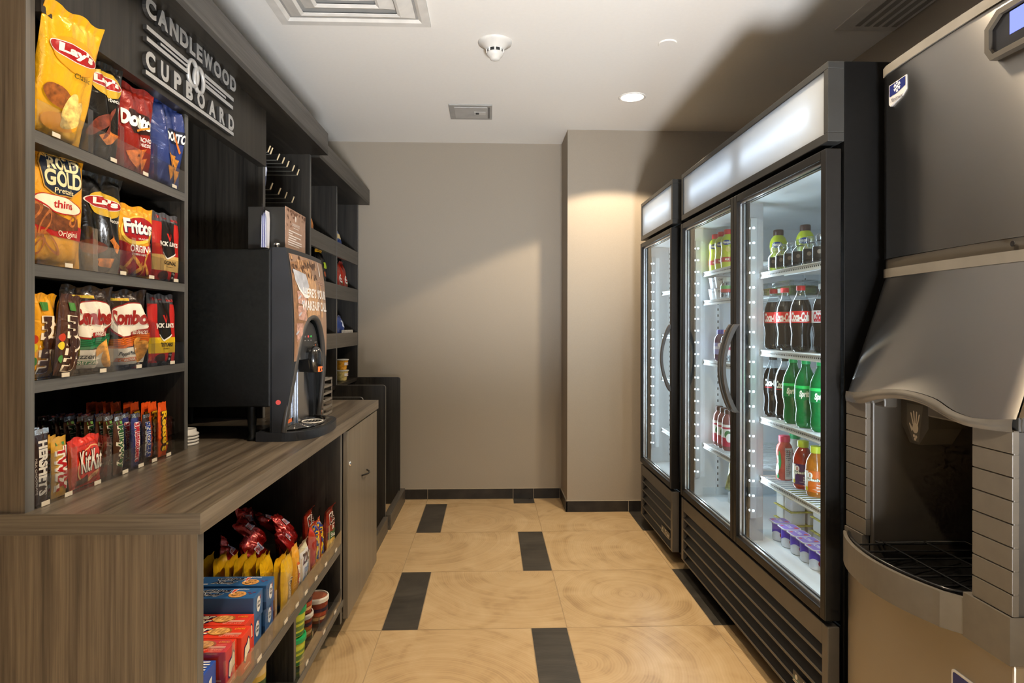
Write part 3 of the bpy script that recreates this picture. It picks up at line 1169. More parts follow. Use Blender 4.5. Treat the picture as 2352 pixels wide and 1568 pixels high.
# head
HY0, HY1 = IY0, IY1 + .006
def head_face(z0, z1, x, name, m, thick=.02, n=24, d=.009, m2=None):
    mb = MB()
    pts = []
    for i in range(n + 1):
        y = HY0 + (HY1 - HY0) * i / n
        q = abs(2 * i / n - 1)
        rr = .006 * max(0, (q - .95) / .05) ** 2
        pts.append((x - bulge(y, d) + rr, y))
    out = pts + [(x + thick, HY1), (x + thick, HY0)]
    mb.prism(out, 2, z0, z1, 0, True)
    return mb.build(name, m, im)
head_face(1.430, 1.936, XH, 'head_front', steel)
head_face(1.938, 1.962, XH - .004, 'top_trim', mat('trim_grey', (.22, .205, .18), .35, .4))
head_face(1.403, 1.429, XH + .004, 'seam_trim', g_dk, d=.012)
head_face(1.378, 1.402, XH - .002, 'upper_trim', mat('trim_brown', (.16, .145, .12), .38, .2), d=.012)
box_obj('head_body', XH + .019, 1.74, IY0 + .003, IY1 - .003, 1.40, 1.955, mat('side_grey', (.05, .048, .045), .4), im, .004)
MB().lathe([(.006, 0), (.006, .003), (.002, .004)], (XH - .012, 1.287, 1.416), 12, axis=0).build('screw', chrome, im)
# control window recessed in the head
mb = MB()
cw = [(1.348, 1.838), (1.348, 1.888), (1.315, 1.915), (1.20, 1.915), (1.20, 1.815), (1.333, 1.815)]
wi = [(1.336, 1.842), (1.336, 1.882), (1.308, 1.903), (1.212, 1.903), (1.212, 1.827), (1.326, 1.827)]
n = len(cw)
xo, xi = XH - .024, XH - .0155
vs = [(xo, p[0], p[1]) for p in cw] + [(xo, p[0], p[1]) for p in wi] + [(xi, p[0], p[1]) for p in wi] + [(XH + .004, p[0], p[1]) for p in cw]
fs = []
for i in range(n):
    j = (i + 1) % n
    fs += [(i, j, n + j, n + i), (n + i, n + j, 2 * n + j, 2 * n + i), (j, i, 3 * n + i, 3 * n + j)]
mb.add(vs, fs)
cwin = mb.build('control_surround', g_dk, im)
mb = MB().prism(wi, 0, xi, xi + .002, 0)
mb.rect(1.215, 1.852, 1.29, 1.899, lambda u, v, off=0: Vector((xi - off, u, v)), 1)
mb.build('display', [mat('display_black', (.01, .01, .012), .2), emit('display_blue', (.25, .3, 1.0), 1.6)], cwin)
# head badge: shield with snowflake
navy = mat('badge_navy', (.012, .018, .10), .3)
badge_w = mat('badge_white', (.55, .55, .56), .3, .3)
def snowflake(mb, cx, cy, r, fn, m, off):
    for k in range(6):
        a = PI / 2 + k * PI / 3
        c, s = math.cos(a), math.sin(a)
        def P(t, w):
            return (cx + r * (t * c - w * s), cy + r * (t * s + w * c))
        mb.shape([P(.0, -.07), P(.98, -.07), P(1.0, 0), P(.98, .07), P(0, .07)], fn, m, off)
        for t0 in (.38, .66):
            for sg in (1, -1):
                mb.shape([P(t0, 0), P(t0 + .24, sg * .30), P(t0 + .34, sg * .30), P(t0 + .16, 0)][::sg], fn, m, off + .0001)
xb_ = XH - .0035
fn = plane_map((xb_ - .004, 1.704, 1.842), (0, -1, 0), (0, 0, 1))
shield = [(0, .006), (.006, 0), (.055, .012), (.072, .024), (.072, .062), (.0, .058)]
mb = MB().prism([(1.704 - p[0], 1.842 + p[1]) for p in shield], 0, xb_ - .004, xb_ + .006, 0)
mb.shape([(.003, .026), (.03, .027), (.069, .036), (.069, .0595), (.003, .0555)], fn, 1)
snowflake(mb, .036, .044, .0145, fn, 2, .0012)
mb.text('Manitowoc', (.010, .009, .060, .020), fn, 3, bold=.0, off=.0010, shear=.004)
mb.build('badge', [badge_w, navy, mat('snow_white', (.75, .77, .8), .4), mat('badge_ink', (.06, .06, .08), .4)], im)
# sloped hood with a wavy lower edge
wave = [(1.745, 1.063), (1.7258, 1.0644), (1.68, 1.0665), (1.6296, 1.0743), (1.57, 1.085), (1.5068, 1.0923), (1.4680, 1.0942), (1.4289, 1.0931), (1.39, 1.0895), (1.3572, 1.0844), (1.3086, 1.0667), (1.2636, 1.059), (1.2208, 1.0609), (1.176, 1.068)]
lip = [(1.745, 1.036), (1.7258, 1.0365), (1.68, 1.0370), (1.6422, 1.0398), (1.57, 1.060), (1.5067, 1.0702), (1.4680, 1.0722), (1.4289, 1.0711), (1.39, 1.0665), (1.3571, 1.0578), (1.3086, 1.0460), (1.2706, 1.0401), (1.2208, 1.0400), (1.176, 1.0424)]
def interp(tab, y):
    for (a, za), (b_, zb_) in zip(tab[:-1], tab[1:]):
        if b_ <= y <= a:
            t = (y - b_) / (a - b_)
            return zb_ + (za - zb_) * t
    return tab[-1][1] if y < tab[-1][0] else tab[0][1]
def sm(tab, y):
    return (interp(tab, min(1.744, y + .012)) + 2 * interp(tab, y) + interp(tab, max(1.1765, y - .012))) / 4
XD = .994
def hood(u, v):
    y = IY1 + (IY0 - IY1) * u
    zt, zb2 = 1.378, sm(wave, y)
    z = zt + (zb2 - zt) * v
    t = (zt - z) / (zt - 1.064)
    x = XH + (XD - XH) * t - bulge(y, .012 + .012 * t) + (.006 * max(0, (abs(2 * u - 1) - .93) / .07) ** 2)
    return (x, y, z)
mb = MB().grid(hood, 40, 16, 0)
mb.grid(lambda u, v: (lambda p: (p[0] + .012, p[1], p[2]))(hood(u, v)), 40, 16, 0, flip=True)
for yy in (IY0, IY1):
    mb.prism([(XH + .012, 1.378), (XD + .012, 1.070), (XD + .25, 1.070), (XH + .25, 1.378)], 1, yy if yy == IY0 else yy - .003, yy + .003 if yy == IY0 else yy)
mb.build('hood', steel, im)
# satin lip under the hood
mb = MB()
def lipf(u, v):
    y = IY1 + (IY0 - IY1) * u
    a, c = sm(wave, y), sm(lip, y)
    z = a + (c - a) * v
    t = (1.378 - a) / (1.378 - 1.064)
    x = XH + (XD - XH) * t - bulge(y, .012 + .012 * t)
    prof = -.004 - .010 * math.sin(PI * min(1, v * 1.1)) * (.4 + .6 * v)
    return (x + prof * max(.2, 1 - (2 * u - 1) ** 4), y, z)
mb.grid(lipf, 48, 8, 0)
mb.grid(lambda u, v: (lambda p: (p[0] + .03 * v, p[1], p[2]))(lipf(u, 1)), 48, 1, 0)
mb.grid(lambda u, v: (lambda p: (p[0] + .02, p[1], p[2]))(lipf(u, v)), 48, 4, 0, flip=True)
mb.build('hood_lip', g_lip, im)
# side pillars with grooves
def pillar(ya, yb):
    mb = MB()
    zs = [1.045 - .0445 * i for i in range(10)] + [.640]
    zs = [z for z in zs if z > .70] + [.6905]
    for a, c in zip(zs[:-1], zs[1:]):
        mb.box(XD, XD + .014, ya, yb, c + .0012, a - .0012)
    mb.box(XD + .0035, XD + .0135, ya + .0005, yb - .0005, .6905, 1.045)
    return mb.build('pillar', g_br, im, .0012)
pillar(1.648, IY1)
pillar(IY0, 1.277)
# alcove behind
mb = MB()
mb.box(XD + .0142, 1.30, 1.640, 1.655, .63, 1.10).box(XD + .0142, 1.30, 1.270, 1.285, .63, 1.10).box(1.285, 1.30, 1.285, 1.64, .60, 1.10).box(XD + .058, 1.30, 1.27, 1.655, 1.085, 1.10)
mb.box(XD + .02, 1.05, 1.60, 1.648, 1.035, 1.07).box(XD + .02, 1.05, 1.277, 1.44, 1.035, 1.07)
mb.build('alcove', g_dk, im, .004)
MB().box(1.125, 1.74, IY0 + .003, IY1 - .003, 1.10, 1.378).box(1.30, 1.74, IY0 + .003, IY1 - .003, .12, 1.10).box(XD + .0145, 1.30, IY0 + .003, 1.269, .64, 1.08).box(XD + .0145, 1.30, 1.656, IY1 - .003, .64, 1.08).box(XD + .061, 1.30, IY0 + .003, IY1 - .003, .12, .60).build('body_shell', MATS['side_grey'], im)
# chute with the hand symbol
mb = MB()
cyy = 1.588
mb.prism([(cyy + .052, 1.085), (cyy + .052, .990), (cyy + .018, .945), (cyy - .018, .945), (cyy - .052, .990), (cyy - .052, 1.085)], 0, 1.085, 1.17, 0)
fn = plane_map((1.085, cyy + .045, .945), (0, -1, 0), (0, 0, 1))
mb.shape([(.016, .100), (.016, .045), (.040, .006), (.062, .006), (.078, .100)], fn, 1)
# hand: palm, four fingers, thumb and cubes
mb.ell(.050, .040, .011, .013, fn, 2, off=.0012)
for a, l, dx in ((-.30, .030, -.008), (-.10, .034, -.003), (.08, .033, .002), (.28, .028, .007)):
    x0_, y0_ = .050 + dx, .048
    c, s = math.sin(a), math.cos(a)
    mb.shape([(x0_ - .0023, y0_), (x0_ + .0023, y0_), (x0_ + .0023 + l * c, y0_ + l * s), (x0_ + l * c, y0_ + l * s + .002), (x0_ - .0023 + l * c, y0_ + l * s)], fn, 2, off=.0013)
mb.shape([(.042, .036), (.028, .052), (.026, .048), (.036, .030)], fn, 2, off=.0013)
for q in ((.045, .020), (.053, .018), (.049, .012)):
    mb.ell(q[0], q[1], .004, .004, fn, 2, off=.0012)
mb.build('chute', [g_dk, mat('chute_label', (.09, .08, .065), .3), mat('hand_symbol', (.55, .50, .43), .4)], im, .002)
# lower bezel and curved drip tray
ZT_ = .676
def tray_x(y):
    q = (y - 1.52) / .225
    return XD - .062 * max(0, 1 - q * q) ** .9 - .004
ys = [1.738 - (1.738 - 1.332) * i / 24 for i in range(25)]
front = [(tray_x(y) if y > 1.34 else .958, y) for y in ys]
front = [(XD, 1.742)] + [(min(XD, tray_x(y)), y) for y in ys if y > 1.345] + [(.966, 1.332), (XD, 1.296)]
mb = MB()
outer = front
nn = len(outer)
inner = [(p[0] + .010, p[1] + (-.004 if i == 0 else .004 if i >= nn - 2 else 0)) for i, p in enumerate(outer)]
vs = [(p[0], p[1], .60) for p in outer] + [(p[0], p[1], ZT_) for p in outer] + [(p[0], p[1], ZT_) for p in inner] + [(p[0], p[1], .61) for p in inner]
fs = []
for i in range(nn - 1):
    fs += [(i, i + 1, 3 * nn + i + 1, 3 * nn + i), (i + 1, i, nn + i, nn + i + 1), (nn + i + 1, nn + i, 2 * nn + i, 2 * nn + i + 1), (2 * nn + i + 1, 2 * nn + i, 3 * nn + i, 3 * nn + i + 1)]
mb.add(vs, fs)
mb.build('drip_tray', g_br, im)
mb = MB().box(XD - .004, XD + .05, IY0, 1.2965, .598, .690).box(XD - .004, XD + .05, 1.656, IY1, .598, .690).box(XD - .002, XD + .05, 1.2965, 1.656, .598, .625)
mb.build('lower_bezel', g_br, im)
MB().prism([(p[0] + .004, p[1]) for p in inner[1:-1]] + [(1.0, 1.302), (1.283, 1.302), (1.283, 1.638), (1.0, 1.638)], 2, .626, .631, 0).build('tray_floor', mat('black_tray', (.01, .01, .01), .15), im)
mb = MB()
bw = [(min(XD + .002, tray_x(y) + .016), y, ZT_ + .003) for y in ys if y > 1.345]
mb.tube(bw + [(.985, 1.335, ZT_ + .003), (1.02, 1.31, ZT_ + .003), (1.25, 1.31, ZT_ + .003), (1.25, 1.63, ZT_ + .003), (1.02, 1.63, ZT_ + .003)], .0038, 8, closed=True)
for k in range(6):
    y = 1.36 + .053 * k
    mb.tube([(tray_x(y) + .016, y, ZT_), (1.25, y, ZT_)], .0026, 6)
for x in (1.03, 1.14):
    mb.tube([(x, 1.31, ZT_ + .004), (x, 1.68 if x < 1.1 else 1.63, ZT_ + .004)], .0026, 6)
for k in range(4):
    mb.tube([(1.0, 1.34 + .08 * k, ZT_ - .035), (1.2, 1.42 + .08 * k, ZT_ - .035)], .0022, 5)
mb.build('tray_grate', mat('black_wire', (.012, .012, .012), .18), im)
# lower steel front with its square badge
MB().box(XD + .004, XD + .03, IY0, IY1, .13, .598).build('lower_panel', steel_l, im, .004)
fn = plane_map((XD + .0015, 1.337, .385), (0, -1, 0), (0, 0, 1))
mb = MB().prism([(1.337 - p[0], .385 + p[1]) for p in rrect(0, 0, .125, .125, .008)], 0, XD + .0015, XD + .006, 0)
mb.shape(rrect(.005, .005, .120, .120, .005), fn, 1)
snowflake(mb, .062, .075, .034, fn, 2, .0012)
mb.text('Manitowoc', (.02, .014, .105, .032), fn, 2, bold=.0, off=.0012)
mb.build('lower_badge', [badge_w, navy, MATS['snow_white']], im)
box_obj('kick_plate', XD + .05, 1.74, IY0 + .01, IY1 - .01, .0, .13, g_dk, im)
# ================================================================== things on the counter and in the hutches
WHERE[0] = 'left'
cm_blk = mat('machine_black', (.0045, .005, .0047), .42, var=.3, scale=120, bump=.05, spec=.25)
cm_grey = mat('machine_charcoal', (.017, .019, .023), .40, var=.12, spec=.4)
bez_m = mat('bezel_grey', (.040, .038, .036), .4)
pan_m = mat('panel_charcoal', (.022, .023, .025), .42)
cm = thing('coffee_machine', (-.86, 2.245, ZC), 'black coffee dispenser with brown picture front standing on the counter', 'coffee machine')
MB().box(-1.165, -.690, 2.040, 2.450, .985, 1.484).build('body', cm_blk, cm, .004)
for y in (2.065, 2.425):
    for x in (-1.12, -.755):
        MB().lathe([(.012, ZC), (.016, ZC + .006), (.010, ZC + .012), (.014, ZC + .06), (.016, .985)], (x, y, 0), 12).build('foot', cm_blk, cm)
def cm_x(y, z):
    tab = [(.88, -.648), (.93, -.642), (1.0, -.632), (1.08, -.623), (1.16, -.620), (1.25, -.620), (1.33, -.623), (1.40, -.628), (1.45, -.635), (1.50, -.643)]
    for (a, xa), (b_, xb2) in zip(tab[:-1], tab[1:]):
        if a <= z <= b_:
            xl = xa + (xb2 - xa) * (z - a) / (b_ - a)
            break
    else:
        xl = tab[-1][1]
    q = (y - 2.245) / .205
    return xl + .010 * max(0, 1 - q * q)
AY, AW, AZ0, AZ1 = 2.243, .199, .905, 1.272
def arch(y, gw=0):
    q = abs(y - AY) / (AW - gw)
    return AZ0 + (AZ1 - gw - AZ0) * (max(0, 1 - q ** 2.4)) ** .52 if q < 1 else AZ0
ysN = [2.040 + .410 * i / 60 for i in range(61)]
zt = 1.490
mb = MB()
mb.grid(lambda u, v: (lambda y: (lambda z: (cm_x(y, z), y, z))((arch(y) if AY - AW < y < AY + AW else .878) + (zt - (arch(y) if AY - AW < y < AY + AW else .878)) * v))(2.04 + .41 * u), 80, 22, 0)
for yy, fl in ((2.04, 0), (2.45, 1)):   # side faces follow the bowed front
    mb.grid(lambda u, v: (-.688 + (cm_x(yy, .878 + (zt - .878) * v) + .688) * u, yy, .878 + (zt - .878) * v), 2, 24, 0, flip=bool(fl))
mb.grid(lambda u, v: (-.688 + (cm_x(2.04 + .41 * u, zt) + .688) * v, 2.04 + .41 * u, zt), 24, 2, 0)
mb.box(-.690, -.684, 2.04, 2.45, .878, zt)
mb.box(-.69, -.655, 2.042, 2.056, .878, 1.13).box(-.69, -.655, 2.40, 2.448, .878, 1.13)
door = mb.build('door', cm_grey, cm)
# printed picture on the upper front
fnp = lambda u, v, off=0: Vector((cm_x(u, v) + off, u, v))
BW = [mat('print_brown', (.235, .120, .058), .3, var=.35, scale=60), mat('print_tan', (.44, .25, .125), .3, var=.25, scale=50), mat('print_dark', (.060, .025, .012), .3, var=.5, scale=160),
      mat('print_grey', (.36, .38, .43), .3, var=.2, scale=40), mat('print_white', (.72, .70, .68), .35), mat('print_pink', (.42, .24, .19), .3, var=.5, scale=90), mat('print_mocha', (.27, .165, .11), .3, var=.15, scale=20)]
mb = MB()
g0, g1 = 2.052, 2.438
n = 60
def zlo(y):
    return max(1.128, arch(y) + .004) if AY - AW - .02 < y < AY + AW + .02 else 1.128
mb.grid(lambda u, v: (lambda y: fnp(y, zlo(y) + (1.474 - zlo(y)) * v, .0012))(g0 + (g1 - g0) * u), 60, 14, 6)
def patch(pts, m, off):
    pts = [(y, max(z, zlo(y) + .003)) for y, z in pts]
    mb.shape(pts, fnp, m, off, .025)
patch([(2.055, 1.445), (2.235, 1.472), (2.30, 1.30), (2.25, 1.275), (2.17, 1.28), (2.10, 1.22), (2.055, 1.13)], 0, .0018)
patch([(2.20, 1.44), (2.285, 1.40), (2.32, 1.28), (2.17, 1.27)], 1, .0022)
patch([(2.335, 1.40), (2.37, 1.37), (2.375, 1.275), (2.345, 1.27)], 1, .0022)
rnd = random.Random(3)
for k in range(46):
    y, z = rnd.uniform(2.06, 2.31), 0
    z = 1.465 - rnd.random() ** 1.5 * .06
    mb.ell(y, z, .010, .006, fnp, 2 if k % 3 else 1, .0026 + .0001 * k / 46, rnd.uniform(0, PI), n=10)
patch([(2.062, 1.425), (2.175, 1.415), (2.20, 1.375), (2.165, 1.345), (2.13, 1.352), (2.075, 1.385)], 3, .0030)
mb.shape([(2.080, 1.383), (2.10, 1.360), (2.15, 1.335), (2.185, 1.335), (2.18, 1.345), (2.14, 1.348), (2.10, 1.370)], fnp, 4, .0034, .02)
for y, z, w_, h_ in ((2.085, 1.315, .075, .040), (2.085, 1.262, .07, .045), (2.07, 1.19, .05, .06)):
    patch([(y, z), (y + w_, z - .004), (y + w_ + .004, z + h_), (y - .002, z + h_)], 5, .0030)
for y, z in ((2.10, 1.335), (2.13, 1.32), (2.10, 1.28), (2.075, 1.22)):
    mb.ell(y, z, .016, .004, fnp, 3, .0034, .4, n=10)
# lettering and the little spoon emblem
mb.ell(2.355, 1.432, .0075, .013, fnp, 4, .0030).shape([(2.352, 1.440), (2.358, 1.440), (2.349, 1.472), (2.343, 1.472)], fnp, 4, .0030)
mb.text('CANDLEWOOD', (2.318, 1.398, 2.412, 1.409), fnp, 5, .01, .0030, lim=.03)
mb.rect(2.318, 1.3915, 2.412, 1.3945, fnp, 5, .0030, .03)
mb.text('SUITES', (2.343, 1.378, 2.40, 1.387), fnp, 5, .0, .0030, lim=.03)
mb.text("HERE'S YOUR", (2.138, 1.338, 2.425, 1.371), fnp, 4, .03, .0030, lim=.03)
mb.text('WAKE-UP CALL', (2.118, 1.294, 2.434, 1.327), fnp, 4, .03, .0030, lim=.03)
mb.build('picture_panel', BW, door)
# arch bezel, recess and controls
pts = []
for i in range(41):
    a = PI * i / 40
    y = AY - AW * math.cos(a)
    y = min(max(y, AY - AW + .0006), AY + AW - .0006)
    z = arch(y) if 0 < i < 40 else AZ0
    pts.append((cm_x(y, z) - .004, y, z))
MB().tube(pts, [.0095] * 41, 10).build('bezel', bez_m, door)
mb = MB()
mb.grid(lambda u, v: (lambda y: (-.683, y, .90 + (max(.901, arch(y)) - .90) * v))(AY - AW + 2 * AW * u), 30, 3, 0)
for i in range(40):
    p, q = pts[i], pts[i + 1]
    mb.add([p, q, (-.683, q[1], q[2]), (-.683, p[1], p[2])], [(0, 1, 2, 3)], 0)
mb.build('recess', cm_blk, door)
def ctl(u, v, off=0):
    return Vector((cm_x(u, v) - .016 + off, u, v))
mb = MB()
def ctl_lo(y):
    return 1.128 + .03 * max(0, 1 - ((y - 2.25) / .035) ** 2)
ya, yb = AY - .148, AY + .150
mb.grid(lambda u, v: (lambda y: (lambda z: tuple(ctl(y, z)))(1.128 + max(0, arch(y, .018) - 1.128) * v))(ya + (yb - ya) * u), 36, 8, 0)
mb.grid(lambda u, v: (lambda y: (ctl(y, 1.128)[0] - .05 * v, y, 1.128))(ya + (yb - ya) * u), 36, 1, 0)
for y, m in ((2.195, 1), (2.230, 2), (2.262, 3)):
    mb.ell(y, 1.205, .0042, .0036, ctl, m, .001, n=12)
    mb.rect(y - .007, 1.190, y + .007, 1.193, ctl, 1, .001)
for y, z, m in ((2.130, 1.158, 5), (2.300, 1.160, 5), (2.327, 1.162, 4), (2.353, 1.162, 5)):
    mb.ell(y, z, .010, .014, ctl, 1 if m == 5 else 4, .0008, n=16).ell(y, z, .008, .0115, ctl, 5, .0012, n=16)
mb.rect(2.12, 1.141, 2.147, 1.1435, ctl, 1, .001).rect(2.12, 1.136, 2.149, 1.1385, ctl, 1, .001).rect(2.122, 1.131, 2.15, 1.1335, ctl, 1, .001)
mb.rect(2.305, 1.182, 2.34, 1.1845, ctl, 1, .001)
mb.build('control_panel', [pan_m, mat('ctl_grey', (.25, .25, .25), .4), emit('lamp_red', (1, .06, .05), 3.0), emit('lamp_green', (.08, .9, .12), 1.6), mat('ctl_orange', (.75, .16, .04), .35), mat('ctl_black', (.006, .006, .006), .3)], door)
mb = MB().lathe([(.024, 1.082), (.028, 1.084), (.030, 1.13), (.029, 1.150), (.022, 1.165), (.010, 1.171), (0, 1.172)], (-.610, 2.235, 0), 22, 0)
mb.box(-.68, -.612, 2.207, 2.263, 1.084, 1.15, 0)
fnz = lambda u, v, off=0: Vector((-.610 + (.0305 + off) * math.cos(u), 2.235 + (.0305 + off) * math.sin(u), v))
mb.shape([(-.75, 1.084), (.55, 1.084), (.55, 1.102), (-.75, 1.102)], fnz, 1, .0006, .15)
mb.shape([(-.55, 1.087), (-.25, 1.087), (-.40, 1.0995)], fnz, 0, .0012, .15)
mb.rect(-.12, 1.090, .40, 1.096, fnz, 0, .0012, .15)
mb.build('nozzle', [mat('nozzle_black', (.008, .008, .008), .16, coat=.5), MATS['ctl_orange']], door)
mb = MB()
for y0, y1, dx in ((2.12, 2.175, .0), (2.178, 2.205, .004), (2.209, 2.275, .010), (2.280, 2.365, .002)):
    mb.box(-.678 + dx, -.664 + dx, y0, y1, .905, 1.112)
mb.rect(2.125, .920, 2.17, .932, plane_map((-.6627, 0, 0), (0, 1, 0), (0, 0, 1)), 1)
mb.build('splash_plate', [brushed('splash_steel', (.50, .53, .58), .22, 2), MATS['ctl_orange']], door)
# drip tray
def se(a, rx, ry, k=2.6):
    c, s = math.cos(a), math.sin(a)
    return math.copysign(abs(c) ** (2 / k), c) * rx, math.copysign(abs(s) ** (2 / k), s) * ry
ring = []
for i in range(49):
    a = -PI / 2 + PI * i / 48
    dx, dy = se(a, .118, .203, 2.4)
    ring.append((-.664 + dx, 2.24 + dy))
mb = MB().prism([(-.740, 2.037), (-.740, 2.443)][::-1][:0] + [(-.735, 2.443), (-.735, 2.037)] + ring, 2, ZC + .0005, .904, 0)
tr_ = mb.build('drip_tray', cm_grey, cm, .003)
mb = MB().prism([(-.676, 2.075), *[(-.664 + (p[0] + .664) * .88, 2.24 + (p[1] - 2.24) * .88) for p in ring], (-.676, 2.405)], 2, .9042, .9052, 0)
for k in range(9):
    r = .02 + k * .019
    mb.tube([(min(-.565, -.672 + .55 * r * math.cos(t)), 2.24 + r * math.sin(t), .908) for t in (-PI / 2 + PI * i / 14 for i in range(15))], .0024, 5, 0)
mb.build('drip_grate', mat('gloss_black', (.008, .008, .008), .1, coat=.6), tr_)
MB().tube([(-.615 + .034 * math.cos(t), 2.245 + .045 * math.sin(t), .910) for t in (2 * PI * i / 28 for i in range(28))], .0026, 6, closed=True).build('cup_ring', mat('cup_ring_white', (.55, .53, .50), .3), tr_)
MB().lathe([(.008, 0), (.008, .006), (.004, .009)], (-.664, 2.039, 1.0), 12, axis=1).build('indicator', emit('lamp_side', (.9, .12, .1), .8), cm)
MB().lathe([(.006, 1.489), (.006, 1.497), (.009, 1.499), (.009, 1.505), (0, 1.507)], (-.676, 2.062, 0), 12).build('hinge_pin', chrome, cm)
# sign stand on top of the machine
st = thing('sign_holder', (-.72, 2.21, 1.4905), 'black box holder with brown printed card on top of the coffee machine', 'sign holder')
MB().box(-.785, -.664, 2.105, 2.315, 1.4905, 1.630).build('box', mat('holder_black', (.012, .012, .011), .4), st, .002)
mb = MB().box(-.6638, -.6618, 2.103, 2.317, 1.4905, 1.632, 0)
fnc = plane_map((-.6618, 0, 0), (0, 1, 0), (0, 0, 1))
rnd = random.Random(8)
for k in range(40):
    y = rnd.uniform(2.11, 2.31)
    z = 1.625 - rnd.random() ** 2 * (.055 if y < 2.17 else .02)
    mb.ell(y, z, .006, .004, fnc, 1, .0004, rnd.uniform(0, 3), n=8)
mb.ell(2.205, 1.605, .007, .010, fnc, 2).text('CANDLEWOOD', (2.165, 1.578, 2.25, 1.588), fnc, 2, .01, .0008).rect(2.18, 1.571, 2.235, 1.573, fnc, 2, .0008)
for k, (a, b_) in enumerate(((2.13, 2.27), (2.13, 2.17), (2.13, 2.26), (2.13, 2.21), (2.125, 2.27), (2.125, 2.27), (2.125, 2.245))):
    mb.rect(a, 1.5565 - k * .0078, b_, 1.5600 - k * .0078, fnc, 2, .0008)
mb.build('card', [mat('card_brown', (.30, .185, .13), .5, var=.15, scale=40), mat('card_bean', (.13, .06, .035), .5), mat('card_white', (.62, .56, .52), .5)], st)
lf = thing('leaflet_pocket', (-.718, 2.075, 1.4905), 'clear pocket of paper leaflets standing beside the black sign holder', 'leaflets')
MB().prism([(-.729, 1.4905), (-.706, 1.4905), (-.708, 1.588), (-.724, 1.632)], 1, 2.060, 2.0615).build('pocket', clear('pocket_clear', (.9, .92, .97), .05, 1.4), lf)
mb = MB()
for k in range(5):
    mb.prism([(-.727 + .003 * k, 1.4925), (-.725 + .003 * k, 1.4925), (-.723 + .003 * k, 1.582 + .004 * (k % 3)), (-.725 + .003 * k, 1.595 + .004 * k)], 1, 2.063, 2.098, k % 2)
mb.build('leaflets', [mat('leaflet_paper', (.62, .62, .66), .5), mat('leaflet_lilac', (.16, .15, .30), .5)], lf)
# wire basket with packets, paper lids
wb = thing('wire_basket', (-.70, 2.62, ZC), 'small grey slatted wire basket of packets behind the coffee machine', 'basket')
mb = MB()
for k in range(6):
    z = ZC + .004 + k * .028
    mb.box(-.664, -.659, 2.555, 2.690, z, z + .008).box(-.745, -.664, 2.555, 2.559, z, z + .008).box(-.745, -.664, 2.686, 2.690, z, z + .008)
for y in (2.5535, 2.6885):
    for x in (-.663, -.742):
        mb.box(x, x + .003, y, y + .003, ZC, ZC + .152)
mb.box(-.745, -.662, 2.557, 2.688, ZC, ZC + .003)
mb.build('frame', mat('basket_wire', (.20, .18, .155), .4, .3), wb)
for k, (y, m) in enumerate(((2.575, 'w'), (2.60, 'w'), (2.625, 'o'), (2.65, 'w'))):
    mm = mat('packet_white', (.60, .58, .52), .5) if m == 'w' else mat('packet_orange', (.60, .16, .07), .5)
    p_ = MB().box(-.035, .0, -.008, .008, 0, .085 + .01 * (k % 2), 0, .002).build('sugar_packet', mm, base=(0, 0, 0))
    p_.location = (-.680 - .004 * k, y + .008, ZC + .0032)
    p_.rotation_euler = (.10 * (k - 1.5), .06, .1 * k)
    tag(p_, ['white paper packet at the near end of the wire basket', 'white packet second from the near end of the wire basket', 'orange packet in the wire basket', 'white packet at the far end of the wire basket'][k], 'packet', 'packets in the wire basket')
lid_m = mat('lid_white', (.46, .45, .43), .4)
for k in range(4):
    l_ = MB().lathe([(.042, 0), (.044, .003), (.042, .006), (.037, .007), (.036, .018), (.033, .019), (.032, .016), (0, .016)], (0, 0, 0), 28).build('cup_lid', lid_m, base=(0, 0, 0))
    l_.location = (-.940, 2.0, ZC + .0005 + k * .0095 + (0))
    tag(l_, ['white cup lid at the bottom of the stack beside the snack shelves', 'white cup lid second from the bottom of the counter stack', 'white cup lid second from the top of the counter stack', 'white cup lid topmost in the stack beside the snack shelves'][k], 'cup lid', 'cup lids stacked on the counter')

# ---- peg hooks in the middle bay
hook_m = mat('hook_wire', (.22, .22, .19), .3, .7)
tip_m = mat('hook_tip', (.78, .62, .38), .35)
hk = [(2.672, 1.958), (2.70, 1.958), (2.785, 1.955), (2.85, 1.957), (2.912, 1.957), (2.99, 1.957), (3.06, 1.955), (2.70, 1.81), (2.80, 1.81), (2.885, 1.81), (2.985, 1.81)]
ords = ['first', 'second', 'third', 'fourth', 'fifth', 'sixth', 'last']
hook0 = None
for k, (y, z) in enumerate(hk):
    lab = ('wire peg hook, %s from the coffee machine side in the upper row' % ords[k]) if k < 7 else ('wire peg hook, %s from the coffee machine side in the lower row' % ['first', 'second', 'third', 'last'][k - 7])
    if hook0 is None:
        hook0 = thing('peg_hook', (XB, y, z), lab, 'hook', 'peg hooks in the middle bay')
        MB().tube([(XB + .004, y, z), (-.925, y, z), (-.921, y, z + .001)], .0022, 6).build('wire', hook_m, hook0)
        MB().tube([(-.921, y, z + .001), (-.915, y + .012, z + .030)], .0032, 6).build('tip', tip_m, hook0)
    else:
        dup(hook0, (XB, y, z), lab)
# ================================================================== packaged snacks
def C_(h, name=None, **k):
    return foil(name or 'print_' + h, h, **k)
def I_(h):
    return mat('ink_' + h, h, .35, var=.04)
def chipm(name, h):
    return mat(name, h, .55, var=.45, scale=90)

